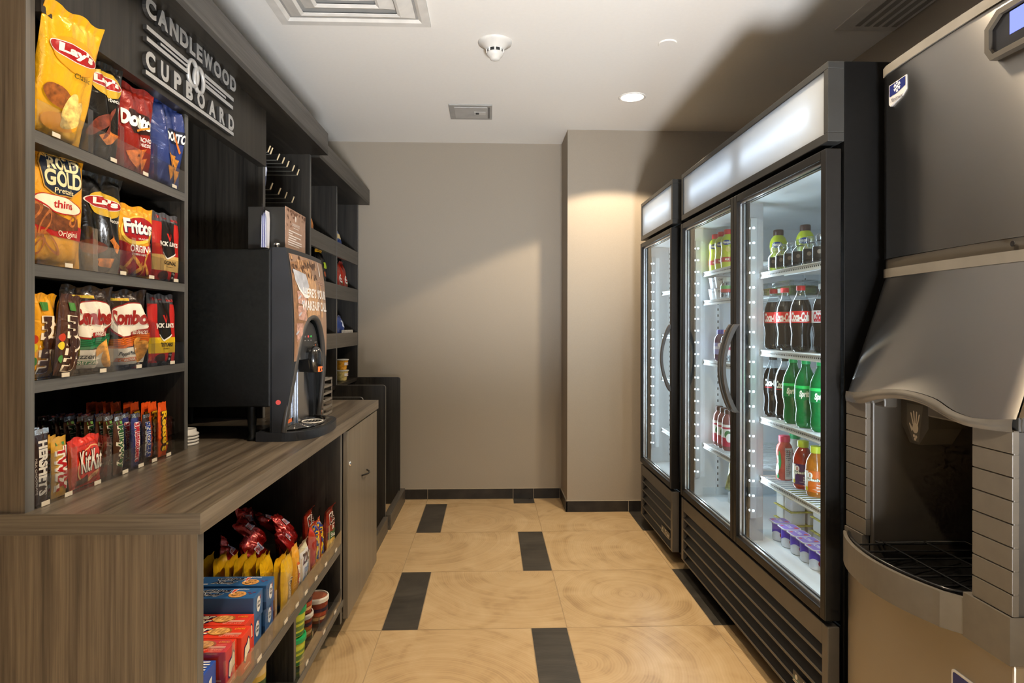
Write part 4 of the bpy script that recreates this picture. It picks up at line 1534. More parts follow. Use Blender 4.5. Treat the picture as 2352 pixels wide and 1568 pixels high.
class Bag(MB):
    """pillow bag standing on its lower seal, front towards +X; art is given in u (-1..1), v (0..1)"""
    def __init__(s, w, h, d, seed=1, bend=.0, crumple=1., nu=40, nv=44, bodym=0, backm=None, waist=.05):
        super().__init__()
        s.w, s.h, s.d, s.bend, s.waist = w, h, d, bend, waist
        r = random.Random(seed)
        s.ph = [(r.uniform(2, 7), r.uniform(2, 9), r.uniform(0, 6.3), r.uniform(.4, 1)) for _ in range(5)]
        s.amp = .0022 * crumple * min(1, w / .12)
        s.nz = r.uniform(0, 6)
        bm = backm if backm is not None else bodym
        s.grid(lambda u, v: s.P(2 * u - 1, v, 0, 1), nu, nv, bodym)
        s.grid(lambda u, v: s.P(2 * u - 1, v, 0, -1), nu, nv, bm, flip=True)
    def P(s, u, v, off=0, side=1):
        top, bot = .93, .035
        q = min(1, max(0, (v - bot) / (top - bot)))
        prof = (4 * q * (1 - q)) ** .42 * (1 - .25 * q)
        b = max(0, 1 - abs(u) ** 3.2) ** .6 * prof
        wr = sum(a * math.sin(f * u * 1.7 + g * v * 1.3 + p) for f, g, p, a in s.ph) * s.amp * (.25 + min(1, 4 * b)) * (1 if 0 < q < 1 else .4)
        # pleats running in from the seals
        pl = .0016 * math.sin(22 * u + s.nz) * (math.exp(-((v - top) / .07) ** 2) + math.exp(-((v - bot) / .06) ** 2)) * min(1, s.w / .12)
        x = side * (s.d / 2 * b + .0004) + (wr + pl) * (1 if side > 0 else .6)
        y = u * s.w / 2 * (1 - s.waist * math.sin(PI * q) + .012 * math.sin(9 * v + s.nz))
        z = v * s.h + (.004 * math.sin(7 * u + s.nz) * s.w / .16 if v > .99 else 0)
        t = max(0, v - .86)
        x += s.bend * t * t * 14 * s.h
        return Vector((x + side * off, y, z))
    def fn(s, u, v, off=0):
        return s.P(u, v, off, 1)
    def A(s, kind, *a, m=1, off=.0016, lim=.13, **k):
        big = s.w > .06
        getattr(s, kind)(*a, s.fn, m, off=off * (1.25 if big else 1), lim=(min(lim, .085) if lim and big else lim), **k)
        return s

def place(o, loc, tilt=0, rz=0, roll=0):
    o.location = loc
    o.rotation_euler = (Matrix.Rotation(rz, 4, 'Z') @ Matrix.Rotation(tilt, 4, 'Y') @ Matrix.Rotation(roll, 4, 'X')).to_euler()
    return o
Z1, Z2, Z3 = 1.634, 1.3665, 1.133
def done(bag, name, mats, loc, label, cat='snack bag', group=None, tilt=0, rz=0, roll=0):
    o = bag.build(name, mats, base=(0, 0, 0))
    place(o, loc, tilt, rz, roll)
    return tag(o, label, cat, group)

# ---------------------------------------------------------------- clear trays with low fronts and dividers
acr = clear('clear_acrylic', (.975, .98, .985), .06, 1.5, .03)
tag_m = mat('price_tag', (.62, .56, .45), .5)
def tray(z, cuts, label, x=-.8945, hl=.062, hd=.105, depth=.27, tags=()):
    t = thing('acrylic_tray', (x - depth / 2, (cuts[0] + cuts[-1]) / 2, z), label, 'tray')
    y0, y1 = cuts[0], cuts[-1]
    MB().box(x - .002, x, y0, y1, z, z + hl).box(x - depth, x - .002, y0, y1, z + .0003, z + .0011).build('front_lip', acr, t)
    for y in cuts[1:-1]:
        pts = [(x - depth, z + .0012)] + [(x - .003, z + .0012), (x - .003, z + hd - .012), (x - .006, z + hd - .004), (x - .015, z + hd), (x - depth, z + hd)]
        for dy in (-.008, .008):
            MB().prism(pts, 1, y + dy - .0009, y + dy + .0009).build('partition', acr, t)
        MB().box(x - .0035, x - .0022, y - .009, y + .009, z + .0012, z + hd - .006).build('partition_front', acr, t)
    for y in tags:
        MB().box(x + .0002, x + .0012, y - .012, y + .012, z + .001, z + .010).build('price_tag', tag_m, t)
    return t
tray(1.6335, [1.306, 1.478, 1.600, 1.755, 1.912], 'clear tray on the top shelf of the sign hutch', tags=(1.36, 1.56, 1.70, 1.85))
tray(1.366, [1.306, 1.496, 1.652, 1.790, 1.912], 'clear tray on the second shelf of the sign hutch', tags=(1.40, 1.60, 1.73, 1.86))
tray(1.1325, [1.306, 1.420, 1.575, 1.745, 1.912], 'clear tray on the lowest shelf of the sign hutch', tags=(1.39, 1.52, 1.67, 1.84), hd=.125)
tray(.8762, [1.306, 1.357, 1.424, 1.550, 1.642, 1.705, 1.765, 1.850, 1.915], 'long clear candy tray standing on the counter', hl=.058, hd=.108, tags=(1.33, 1.40, 1.50, 1.61, 1.68, 1.745, 1.82), depth=.30)

# ---------------------------------------------------------------- artwork helpers
WHT, RED, YEL, BLK = '#F2EFE6'[1:], 'A8161A', 'F0B818', '0C0C0C'
def lays(b, y, m_red, m_w, m_y2, m_txt, sub, sc=1.0):
    b.A('ell', .10, y - .015, .78, .125, m=m_y2, off=.0016, rot=-.02)
    b.A('ell', .02, y, .86, .062, m=m_w, off=.0020, rot=-.01)
    b.A('ell', .02, y, .82, .056, m=m_red, off=.0024, rot=-.01)
    b.A('text', "Lay's", (-.50, y - .040, .66, y + .046), m=m_w, off=.0030, bold=.05, shear=.0)
    b.A('text', sub, (.05, y - .175, .05 + .16 * len(sub) * .55, y - .135), m=m_txt, off=.0030, bold=.01)

# ---- top shelf
b = Bag(.148, .272, .050, 1, bend=.06)
lays(b, .70, 1, 2, 3, 4, 'Classic')
b.A('ell', -.30, .345, .50, .078, m=5, off=.0022, rot=-.06).A('ell', .10, .30, .22, .09, m=6, off=.0028, rot=.3).A('ell', .30, .24, .34, .10, m=6, off=.0024, rot=.2)
b.A('ell', -.1, .155, .55, .07, m=3, off=.0020)
lay_y = done(b, 'chip_bag', [C_('EDB21A'), I_('A01517'), I_('F0EDE2'), I_('E39A1C'), I_('4E4212'), chipm('potato_skin', '8A4E1C'), chipm('potato_flesh', 'E8C070')],
             (-.930, 1.392, Z1 + .0015), 'large yellow chip bag with red oval at the left end of the top shelf', tilt=.23, rz=-.18)
b = Bag(.120, .235, .045, 2, bend=.05)
lays(b, .80, 1, 2, 3, 2, 'Barbecue')
b.A('ell', -.2, .36, .55, .08, m=5, off=.0020, rot=.2).A('ell', .3, .40, .3, .05, m=5, off=.0024, rot=.6).A('shape', [(-.1, .26), (.35, .33), (.85, .31), (.62, .22), (.20, .18)], m=6, off=.0022)
done(b, 'chip_bag', [C_('17140F'), MATS['ink_A01517'], MATS['ink_F0EDE2'], I_('C9A22B'), I_('EEE9DC'), chipm('bbq_meat', '70301C'), chipm('bbq_chip', 'D07A32')],
     (-.940, 1.556, Z1 + .0015), 'black barbecue chip bag on the top shelf between yellow and red bags', tilt=.10, rz=-.26)
b = Bag(.146, .228, .048, 3, bend=.03)
b.A('shape', [(-.35, .60), (-.30, .72), (.75, .70), (.92, .60), (.80, .50), (-.1, .46)], m=1, off=.0016)
b.A('text', 'Doritos', (-.62, .53, .90, .70), m=2, off=.0024, bold=.06, shear=.02).A('shape', [(-.05, .50), (.62, .585), (.60, .56), (-.04, .478)], m=4, off=.0034)
b.A('text', 'NACHO', (.22, .40, .72, .45), m=2, off=.0022, bold=.02).A('text', 'CHEESE', (.22, .35, .72, .385), m=2, off=.0022, bold=.01)
for x, y, s in ((-.05, .24, .30), (.35, .27, .28), (.15, .18, .30), (.5, .17, .2)):
    b.A('shape', [(x - s, y), (x + s * .9, y + .06), (x + .1, y - .10)], m=3, off=.0020 + .0004 * (x + 1))
done(b, 'chip_bag', [C_('8E1F12'), I_('2A120A'), MATS['ink_F0EDE2'], chipm('nacho_chip', 'D8742A'), I_('E88A2A')],
     (-.940, 1.688, Z1 + .0015), 'dark red tortilla chip bag on the top shelf of the hutch', tilt=.08, rz=-.26)
b = Bag(.128, .250, .045, 4, bend=.12, crumple=1.8)
b.A('shape', [(-.05, .62), (.05, .70), (.86, .70), (.92, .56), (.2, .53)], m=1, off=.0018).A('text', 'DORITOS', (-.10, .56, 1.0, .67), m=2, off=.0026, bold=.04)
b.A('shape', [(.28, .66), (.70, .44), (.76, .46), (.36, .68)], m=4, off=.0032)
for x, y, s in ((.12, .36, .36), (.45, .33, .3), (.10, .22, .28), (.55, .20, .25)):
    b.A('shape', [(x - s, y + .03), (x + s, y + .04), (x + .02, y - .12)], m=3, off=.0020 + .0005 * (x + 1))
done(b, 'chip_bag', [C_('2C3B72'), I_('0E1228'), MATS['ink_F0EDE2'], chipm('ranch_chip', 'C9832E'), I_('C46A20')],
     (-.935, 1.858, Z1 + .0015), 'blue tortilla chip bag at the right end of the top shelf', tilt=.02, rz=-.25, roll=-.05)
# ---- second shelf
b = Bag(.168, .255, .056, 5, bend=.06)
b.A('shape', [(-.28, .66), (-.34, .86), (-.22, .95), (.82, .95), (.90, .70), (.55, .605), (.1, .60)], m=2, off=.0016).A('shape', [(-.24, .67), (-.30, .86), (-.20, .94), (.79, .94), (.86, .71), (.53, .615), (.1, .61)], m=1, off=.0021)
b.A('text', 'ROLD', (-.14, .82, .72, .93), m=3, off=.0028, bold=.035).A('text', 'GOLD', (-.22, .68, .82, .82), m=3, off=.0028, bold=.035).A('text', 'Pretzels', (.02, .625, .58, .67), m=3, off=.0028, bold=.01)
b.A('ell', .12, .53, .74, .075, m=4, off=.0016, rot=-.03).A('ell', .12, .53, .70, .068, m=5, off=.0020, rot=-.03).A('text', 'thins', (.0, .50, .5, .565), m=4, off=.0026, bold=.02)
b.A('shape', [(-.97, .64), (-.6, .53), (0, .46), (.3, .445), (.3, .455), (0, .472), (-.6, .545), (-.97, .655)], m=4, off=.0024)
b.A('shape', [(-.97, .50), (-.97, .28), (.95, .24), (.95, .36), (.3, .40), (-.4, .44)], m=4, off=.0014)
b.A('shape', [(-.97, .55), (-.4, .50), (.5, .40), (.75, .44), (.8, .34), (0, .30), (-.97, .36)], m=6, off=.0018)
for cx_, cy_, rx, ry, ro in ((-.62, .44, .26, .075, .2), (-.72, .28, .24, .08, -.1), (-.28, .36, .22, .07, .5), (-.1, .20, .30, .05, -.3), (-.42, .16, .2, .06, .3), (.55, .41, .16, .05, .2)):
    pts_o, pts_i = ell_pts(cx_, cy_, rx, ry, ro, 20), ell_pts(cx_, cy_, rx * .68, ry * .66, ro, 20)
    vs = pts_o + pts_i
    b.art(vs, [(i, (i + 1) % 20, 20 + (i + 1) % 20, 20 + i) for i in range(20)], b.fn, 7, .0026)
b.A('text', 'Original', (.12, .255, .72, .315), m=5, off=.0026, bold=.01)
done(b, 'pretzel_bag', [C_('E9A51E'), I_('1B2638'), I_('C79A45'), I_('E5D6A8'), I_('B0201C'), I_('F1E6CC'), chipm('pretzel_dark', '6B3A1A'), chipm('pretzel_light', 'A8622C')],
     (-.945, 1.398, Z2 + .0015), 'large golden pretzel bag with navy badge, left on the second shelf', tilt=.03, rz=-.26)
b = Bag(.138, .245, .050, 6, bend=.10, crumple=1.7)
lays(b, .70, 1, 2, 3, 2, 'Barbecue')
b.A('ell', -.35, .26, .52, .075, m=5, off=.0020).A('shape', [(.15, .34), (.35, .40), (.75, .30), (.70, .22), (.35, .28)], m=6, off=.0022).A('shape', [(-.3, .14), (.1, .16), (.6, .17), (.45, .07), (.1, .08)], m=6, off=.0022)
done(b, 'chip_bag', [MATS['print_17140F'], MATS['ink_A01517'], MATS['ink_F0EDE2'], MATS['ink_C9A22B'], MATS['ink_EEE9DC'], MATS['bbq_meat'], MATS['bbq_chip']],
     (-.955, 1.585, Z2 + .0015), 'black barbecue chip bag on the second shelf behind the corn chips', tilt=.04, rz=-.22)
b = Bag(.120, .188, .040, 7, bend=.04)
b.A('ell', .0, .66, .92, .20, m=3, off=.0014, rot=.05).A('ell', .05, .68, .86, .165, m=1, off=.0018, rot=.05).A('text', 'Fritos', (-.72, .60, .86, .80), m=4, off=.0028, bold=.06).A('text', 'Fritos', (-.75, .61, .83, .81), m=2, off=.0032, bold=.04)
b.A('text', 'BRAND', (.0, .535, .5, .56), m=2, off=.0026, bold=.0)
b.A('shape', [(-.98, .50), (-.4, .44), (.4, .45), (.98, .52), (.98, .04), (-.98, .04)], m=1, off=.0014)
b.A('text', 'ORIGINAL', (-.48, .355, .88, .455), m=2, off=.0022, bold=.02).A('text', 'CORN CHIPS', (-.40, .31, .45, .34), m=2, off=.0022)
for x, y, ro in ((-.5, .20, .4), (-.1, .23, -.3), (.4, .22, .9), (.1, .12, .2), (.6, .11, -.5), (-.6, .09, -.2), (.0, .06, .7)):
    b.A('ell', x, y, .27, .035, m=5, off=.0022 + .0002 * (x + 1), rot=ro)
done(b, 'corn_chip_bag', [C_('E6A01C'), I_('A21418'), MATS['ink_F0EDE2'], I_('E8C24A'), I_('3A1A3A'), chipm('corn_chip', 'D9963E')],
     (-.935, 1.712, Z2 + .0015), 'red and gold corn chip bag on the second shelf', tilt=.02, rz=-.26)

def jerky(flavour, hexs, m):
    b = Bag(.100, .196, .026, 8, waist=.0, nv=22)
    b.A('rect', -.99, .36, .99, .86, m=1, off=.0012, lim=.2).A('rect', -.99, .155, .99, .38, m=2, off=.0014, lim=.2).A('rect', -.99, .02, .99, .16, m=1, off=.0013, lim=.2)
    b.A('shape', [(-.42, .88), (.48, .88), (.50, .42), (.05, .34), (-.42, .42)], m=3, off=.0018).A('shape', [(-.45, .43), (.05, .345), (.53, .43), (.53, .405), (.05, .32), (-.45, .405)], m=4, off=.0024)
    b.A('shape', [(-.14, .70), (-.05, .70), (.05, .63), (.15, .70), (.24, .70), (.05, .58)], m=1, off=.0024)
    b.A('text', "JACK LINK'S", (-.62, .50, .74, .585), m=4, off=.0026, bold=.04)
    b.A('text', flavour, (-.42, .245, .66, .305), m=5, off=.0024, bold=.03).A('text', 'BEEF JERKY', (-.2, .205, .45, .225), m=5, off=.0024)
    b.A('text', '110', (-.85, .905, -.45, .955), m=1, off=.0020, bold=.03).A('text', 'CALORIES', (-.35, .915, .05, .935), m=1, off=.0020).A('text', 'PROTEIN', (.35, .895, .88, .94), m=1, off=.0020, bold=.02)
    b.A('ell', .05, .93, .05, .012, m=3, off=.0022, lim=None)
    b.A('rect', .38, .02, .72, .155, m=3, off=.0022).A('text', '11g', (.42, .105, .66, .14), m=4, off=.0028).A('text', '70 cal', (.42, .05, .66, .08), m=4, off=.0028)
    b.A('ell', -.25, .09, .30, .06, m=6, off=.0020)
    return b, [mat('pouch_grey', '4A4B50', .35), I_('B3231D'), I_(hexs), I_('17120F'), I_('E6E2D8'), I_('1E1408'), chipm('jerky_meat', '43200F')]
b, mm = jerky('ORIGINAL', 'D9B36A', 0)
done(b, 'jerky_pouch', mm, (-.930, 1.862, Z2 + .0015), 'red and cream original jerky pouch, right on the second shelf', tilt=-.02, rz=-.26, roll=-.04)
# ---- third shelf
def mms(body, seed, dark):
    b = Bag(.078 if not dark else .072, .175, .036, seed, bend=.10, nv=24)
    b.A('text', 'm&m', (-.66, .05, .62, .74), m=1, off=.0018, bold=.16, rot=-90).A('text', 'm&m', (-.55, .06, .50, .73), m=2, off=.0026, bold=.05, rot=-90)
    b.A('rect', -.50, .80, .05, .90, m=3, off=.002).A('ell', -.86, .46, .13, .05, m=5, off=.002).A('ell', -.86, .36, .13, .05, m=4, off=.002).A('ell', .78, .30, .14, .05, m=4, off=.002).A('ell', -.84, .20, .13, .05, m=3, off=.002)
    return b, [C_(body), I_('EBDDC6'), I_('3A2013'), I_('3E7A33'), I_('D8C22E'), I_('B8361C')]
b, mm = mms('E5A21C', 9, 0)
done(b, 'candy_pouch', mm, (-.930, 1.359, Z3 + .0015), 'yellow peanut candy pouch with brown lettering on the lowest hutch shelf', 'candy', tilt=.05, rz=.06)
b, mm = mms('4A2A18', 10, 1)
done(b, 'candy_pouch', mm, (-.905, 1.398, Z3 + .0018), 'brown candy pouch leaning beside the yellow one on the lowest hutch shelf', 'candy', tilt=.02, rz=.05, roll=-.10)
def combos(band, seed, sub, sub2, hx, lab, loc, rz, roll=0):
    b = Bag(.138, .198, .044, seed, bend=.10, crumple=1.6, nv=32)
    b.A('shape', [(-.98, .38), (.98, .46), (.98, .30), (-.98, .26)], m=1, off=.0013)
    for k in range(4):
        b.A('shape', [(-.95, .37 - .025 * k), (.95, .44 - .025 * k), (.95, .434 - .025 * k), (-.95, .364 - .025 * k)], m=4, off=.0019)
    b.A('rect', -.98, .05, .98, .27, m=3, off=.0014)
    b.A('ell', .0, .62, .96, .225, m=2, off=.0016, rot=.05).A('ell', .0, .625, .92, .205, m=3, off=.0021, rot=.05)
    b.A('text', 'Combos', (-.80, .555, .80, .755), m=6, off=.0034, bold=.07, shear=.0).A('text', 'Combos', (-.78, .56, .78, .75), m=2, off=.0040, bold=.055)
    b.A('shape', [(.10, .465), (.72, .52), (.70, .455), (.12, .405)], m=2, off=.0036).A('text', 'BAKED SNACKS', (.18, .435, .66, .485), m=3, off=.0042, shear=.0)
    b.A('text', sub, (-.55, .165, .30, .225), m=5, off=.0022, bold=.02).A('rect', -.56, .095, .34, .145, m=1, off=.0020).A('text', sub2, (-.46, .102, .26, .138), m=3, off=.0028, bold=.02)
    b.A('ell', .72, .20, .24, .15, m=7, off=.0024, rot=-.15).A('ell', .42, .29, .18, .07, m=7, off=.0030, rot=.5)
    b.A('rect', -.70, .865, .05, .90, m=7, off=.0018).A('text', 'REAL CHEESE', (-.66, .87, .0, .895), m=8, off=.0024, bold=.02)
    mm = [C_('2A1C12', 'print_combo_brown'), I_(hx), I_('8E1B14'), I_('E9E2D2'), I_('0F3A22' if 'pizzeria' in lab else '7A2D0C'), I_('2A2A24'), MATS['ink_E9E2D2'] if 'ink_E9E2D2' in MATS else I_('E9E2D2'), chipm('cheese_snack', 'D99C46'), I_('C9D02E')]
    done(b, 'snack_pouch', mm, loc, lab, tilt=.05, rz=rz, roll=roll)
combos('g', 11, 'Pizzeria', 'PRETZEL', '1E7A4A', 'brown and green pizzeria pretzel bag with white oval on the lowest hutch shelf', (-.930, 1.503, Z3 + .0015), -.24)
combos('o', 12, 'Pepperoni Pizza', 'CRACKER', 'D2691E', 'brown and orange pepperoni cracker bag with white oval on the lowest hutch shelf', (-.930, 1.660, Z3 + .0015), -.24, .03)
b, mm = jerky('TERIYAKI', 'D6B21E', 0)
jt = done(b, 'jerky_pouch', mm, (-.925, 1.838, Z3 + .0015), 'red and yellow teriyaki jerky pouch at the front of the lowest hutch shelf', tilt=-.02, rz=-.24, group='teriyaki jerky pouches')
j2 = dup(jt, (-.972, 1.842, Z3 + .0015), 'second teriyaki jerky pouch standing close behind the front one')
j2.rotation_euler = (0, -.04, -.22)

# ---------------------------------------------------------------- candy bars standing in the counter tray
def bar(w, h, d, seed, text, body, ink, edge=None, tab=None, rot=-90, silver=False):
    b = Bag(w, h, d, seed, nu=8, nv=22, waist=.0, crumple=.8)
    mi = [C_(body)] + [I_(c) for c in ink]
    if edge:
        b.A('text', text, (-.82, .10, .80, .84), m=1, off=.0010, bold=.12, rot=rot, lim=.2)
        b.A('text', text, (-.66, .105, .64, .835), m=2, off=.0016, bold=.03, rot=rot, lim=.2)
    else:
        b.A('text', text, (-.66, .12, .64, .84), m=1, off=.0014, bold=.05, rot=rot, lim=.2)
    if tab:
        mi.append(I_(tab))
        b.A('rect', -.5, .86, .5, .91, m=len(mi) - 1, off=.0014, lim=None)
    if silver:
        mi.append(mat('foil_silver', (.60, .60, .60), .22, .9))
        b.A('rect', -.99, .925, .99, .995, m=len(mi) - 1, off=.0012, lim=.3)
    return b, mi
ZB_ = ZC + .0025
def row(name, cat, b, mats, x0, dx, n, y, labels, group, jit=.004, tilt=0, dz=0, seed=1):
    r = random.Random(seed)
    o0 = None
    for k in range(n):
        loc = (x0 - dx * k, y + r.uniform(-jit, jit), ZB_ + dz)
        lab = labels(k)
        if o0 is None:
            o0 = done(b, name, mats, loc, lab, cat, group, tilt)
        else:
            o = dup(o0, loc, lab)
            o.rotation_euler = (r.uniform(-.04, .04), tilt + r.uniform(-.05, .05), r.uniform(-.06, .06))
def seq(what, n, where):
    nm = ['first', 'second', 'third', 'fourth', 'fifth', 'sixth', 'seventh', 'eighth', 'ninth', 'tenth', 'eleventh', 'twelfth']
    return lambda k: ('%s, frontmost %s' % (what, where)) if k == 0 else ('%s, %s %s' % (what, nm[k] + ' from front' if k < n - 1 else 'rearmost', where))
b, mm = bar(.040, .155, .012, 21, "HERSHEY'S", '2A160F', ['C9C4BC'], silver=True)
b.A('text', 'MILK CHOCOLATE', (-.96, .15, -.80, .62), m=1, off=.0012, bold=.0, rot=-90)
row('chocolate_bar', 'candy bar', b, mm, -.905, .0145, 7, 1.333, seq('dark brown chocolate bar with silver lettering', 7, 'nearest the end panel'), 'dark brown chocolate bars', .0015)
b, mm = bar(.046, .128, .016, 22, 'TWIX', 'C9982E', ['EDE6D6', 'B0191B'], edge=1, tab='3E7A33')
row('caramel_cookie_bar', 'candy bar', b, mm, -.908, .019, 6, 1.391, seq('gold wrapped cookie bar with red lettering', 6, 'in the counter tray'), 'gold cookie bars', .003)
b = Bag(.116, .112, .022, 23, nv=34, crumple=.6, waist=.01)
b.A('ell', .12, .45, .82, .34, m=1, off=.0014, rot=.15).A('ell', .12, .45, .78, .315, m=0, off=.0018, rot=.15)
b.A('text', 'KitKat', (-.56, .27, .86, .74), m=3, off=.0026, bold=.045, shear=.05).A('text', 'KitKat', (-.55, .285, .83, .72), m=2, off=.0034, bold=.012, shear=.05)
b.A('shape', [(-.05, .16), (.62, .30), (.60, .20), (.0, .07)], m=1, off=.0022).A('text', 'THINS', (.08, .13, .52, .22), m=4, off=.0028, shear=.05).A('shape', [(-.72, .16), (-.12, .24), (-.05, .10), (-.62, .05)], m=5, off=.0024).A('shape', [(-.7, .84), (.9, .90), (.9, .885), (-.7, .825)], m=0, off=.002)
done(b, 'wafer_bag', [C_('D8341F'), I_('E8B27A'), MATS['ink_EDE6D6'], I_('5A1410'), I_('8A4A1C'), I_('4A2A1A')], (-.915, 1.487, ZB_), 'red wafer candy bag with white lettering at the front of the counter tray', 'candy', tilt=-.04, rz=.03)
b, mm = bar(.038, .142, .018, 24, 'MilkyWay', '4A2A14', ['EDE3C8', '2E5A30'], edge=1, tab='6FA04A', silver=True)
row('nougat_bar', 'candy bar', b, mm, -.906, .0225, 9, 1.601, seq('brown candy bar with green lettering', 9, 'in the counter tray'), 'brown nougat bars', .003)
b, mm = bar(.034, .138, .019, 25, '3Musketeers', '2E3470', ['EDE6E0', 'B0202E'], edge=1, silver=True)
row('whipped_bar', 'candy bar', b, mm, -.906, .0235, 9, 1.674, seq('blue candy bar with red and white lettering', 9, 'in the counter tray'), 'blue and red candy bars', .003)
b, mm = bar(.034, .128, .019, 26, 'SNICKERS', '38231A', ['D8D4CC', '26408A'], edge=1, silver=True)
row('peanut_bar', 'candy bar', b, mm, -.912, .0235, 8, 1.737, seq('dark brown candy bar with blue lettering', 8, 'in the counter tray'), 'dark peanut bars', .003)
b, mm = bar(.042, .150, .020, 27, "Reese's", 'E2561A', ['3A1E0C', 'E6B820'], edge=1)
row('peanut_cup_pack', 'candy bar', b, mm, -.906, .024, 9, 1.808, seq('orange candy pack with yellow lettering', 9, 'in the counter tray'), 'orange peanut cup packs', .003, dz=.001)

# ---------------------------------------------------------------- lower shelves in the base cabinet
ZL, ZLL = .4145, .1925
acr2 = acr
def low_tray(z, y0, y1, label, cuts, tags, x=-.5615, hl=.052, hd=.10, depth=.30, pd=.30):
    t = thing('acrylic_tray', (x - depth / 2, (y0 + y1) / 2, z), label, 'tray')
    MB().box(x - .002, x, y0, y1, z, z + hl).box(x - depth, x - .002, y0, y1, z + .0003, z + .0011).build('front_lip', acr2, t)
    for y in cuts:
        MB().prism([(x - pd, z + .0012), (x - .003, z + .0012), (x - .003, z + hd - .008), (x - .01, z + hd), (x - pd, z + hd)], 1, y - .001, y + .001).build('partition', acr2, t)
        MB().box(x - .004, x - .0025, y - .008, y + .008, z + .0012, z + hd - .004).build('partition_front', acr2, t)
    for y in tags:
        MB().box(x + .0002, x + .0012, y - .014, y + .014, z + .001, z + .011).build('price_tag', tag_m, t)
    return t
low_tray(ZL, 1.306, 2.444, 'long clear tray of cookies on the upper cabinet shelf', [1.452, 1.728, 1.842, 1.957, 2.035, 2.150, 2.278], (1.42, 1.60, 1.80, 1.90, 1.99, 2.10, 2.22, 2.36), hd=.125, pd=.075)
low_tray(ZLL, 1.930, 2.444, 'short clear tray of cups on the lowest cabinet board', [2.075, 2.150, 2.245], (2.0, 2.2, 2.35), hd=.08)

def carton(L, W, H, m):
    """carton lying along X, end face at x=0 towards +X"""
    b = MB().box(-L, 0, -W / 2, W / 2, 0, H, 0, .0015)
    top = lambda u, v, off=0: Vector((-L + u, -W / 2 + v, H + off))       # reads from -Y, runs towards +X
    end = lambda u, v, off=0: Vector((off, -W / 2 + u, v))
    side = lambda u, v, off=0: Vector((-L + u, -W / 2 - off, v))
    return b, top, end, side
def chips():
    L, W, H = .215, .064, .064
    b, top, end, side = carton(L, W, H, None)
    b.text('Chips', (.068, .030, .142, .055), top, 1, .09, .0008, shear=.006).text('Chips', (.070, .032, .140, .053), top, 2, .03, .0014, shear=.006)
    b.text('Ahoy', (.062, .008, .128, .032), top, 1, .09, .0010, shear=.006).text('Ahoy', (.064, .010, .126, .030), top, 2, .03, .0016, shear=.006)
    b.shape([(.146, .026), (.150, .026), (.158, .056), (.144, .054)], top, 1, .0012).shape([(.147, .030), (.150, .030), (.156, .053), (.146, .051)], top, 3, .0016)
    b.ell(.165, .022, .022, .019, top, 4, .0010)
    rr = random.Random(4)
    for k in range(9):
        b.ell(.165 + rr.uniform(-.014, .014), .022 + rr.uniform(-.012, .012), .0028, .002, top, 5, .0014, n=8)
    b.text('ORIGINAL', (.155, .050, .185, .057), top, 1, .0, .0010)
    for k in range(3):
        b.ell(.192 + .006 * k, .034 - .008 * (k % 2), .004, .0022, top, 6, .001, .5, n=10)
    b.rect(.03, .008, .055, .014, top, 1, .0008).rect(.01, .045, .026, .056, top, 1, .0008)
    b.ell(.032, .036, .013, .020, end, 1, .0008).text('Chips', (.023, .036, .041, .046), end, 2, .03, .0014).text('Ahoy', (.023, .026, .041, .036), end, 2, .03, .0014).shape([(.0385, .046), (.0425, .046), (.0425, .056), (.0395, .056)], end, 3, .0014)
    b.rect(.0, .0, L, .020, side, 7, .0006)
    return b, [mat('carton_blue', '2F5F94', .4, var=.05), I_('EFF0F0'), I_('14213A'), I_('C8401E'), chipm('cookie', 'CC9350'), I_('3A1E10'), I_('7A4060'), I_('1C3D68')]
b, mm = chips()
ch0 = done(b, 'cookie_carton', mm, (-.600, 1.690, ZL + .0015), 'blue chocolate chip cookie carton under the nearer of two stacked blue ones', 'carton', 'blue cookie cartons')
for loc, lab, rz in (((-.597, 1.690, ZL + .0665), 'blue chocolate chip cookie carton topmost in the stack next to the red cartons', .0),
                     ((-.596, 1.769, ZL + .0015), 'blue chocolate chip cookie carton at the bottom of the farther blue stack', 0),
                     ((-.593, 1.769, ZL + .0665), 'blue chocolate chip cookie carton topmost in the stack next to the yellow bags', .0)):
    dup(ch0, loc, lab, (0, 0, rz))
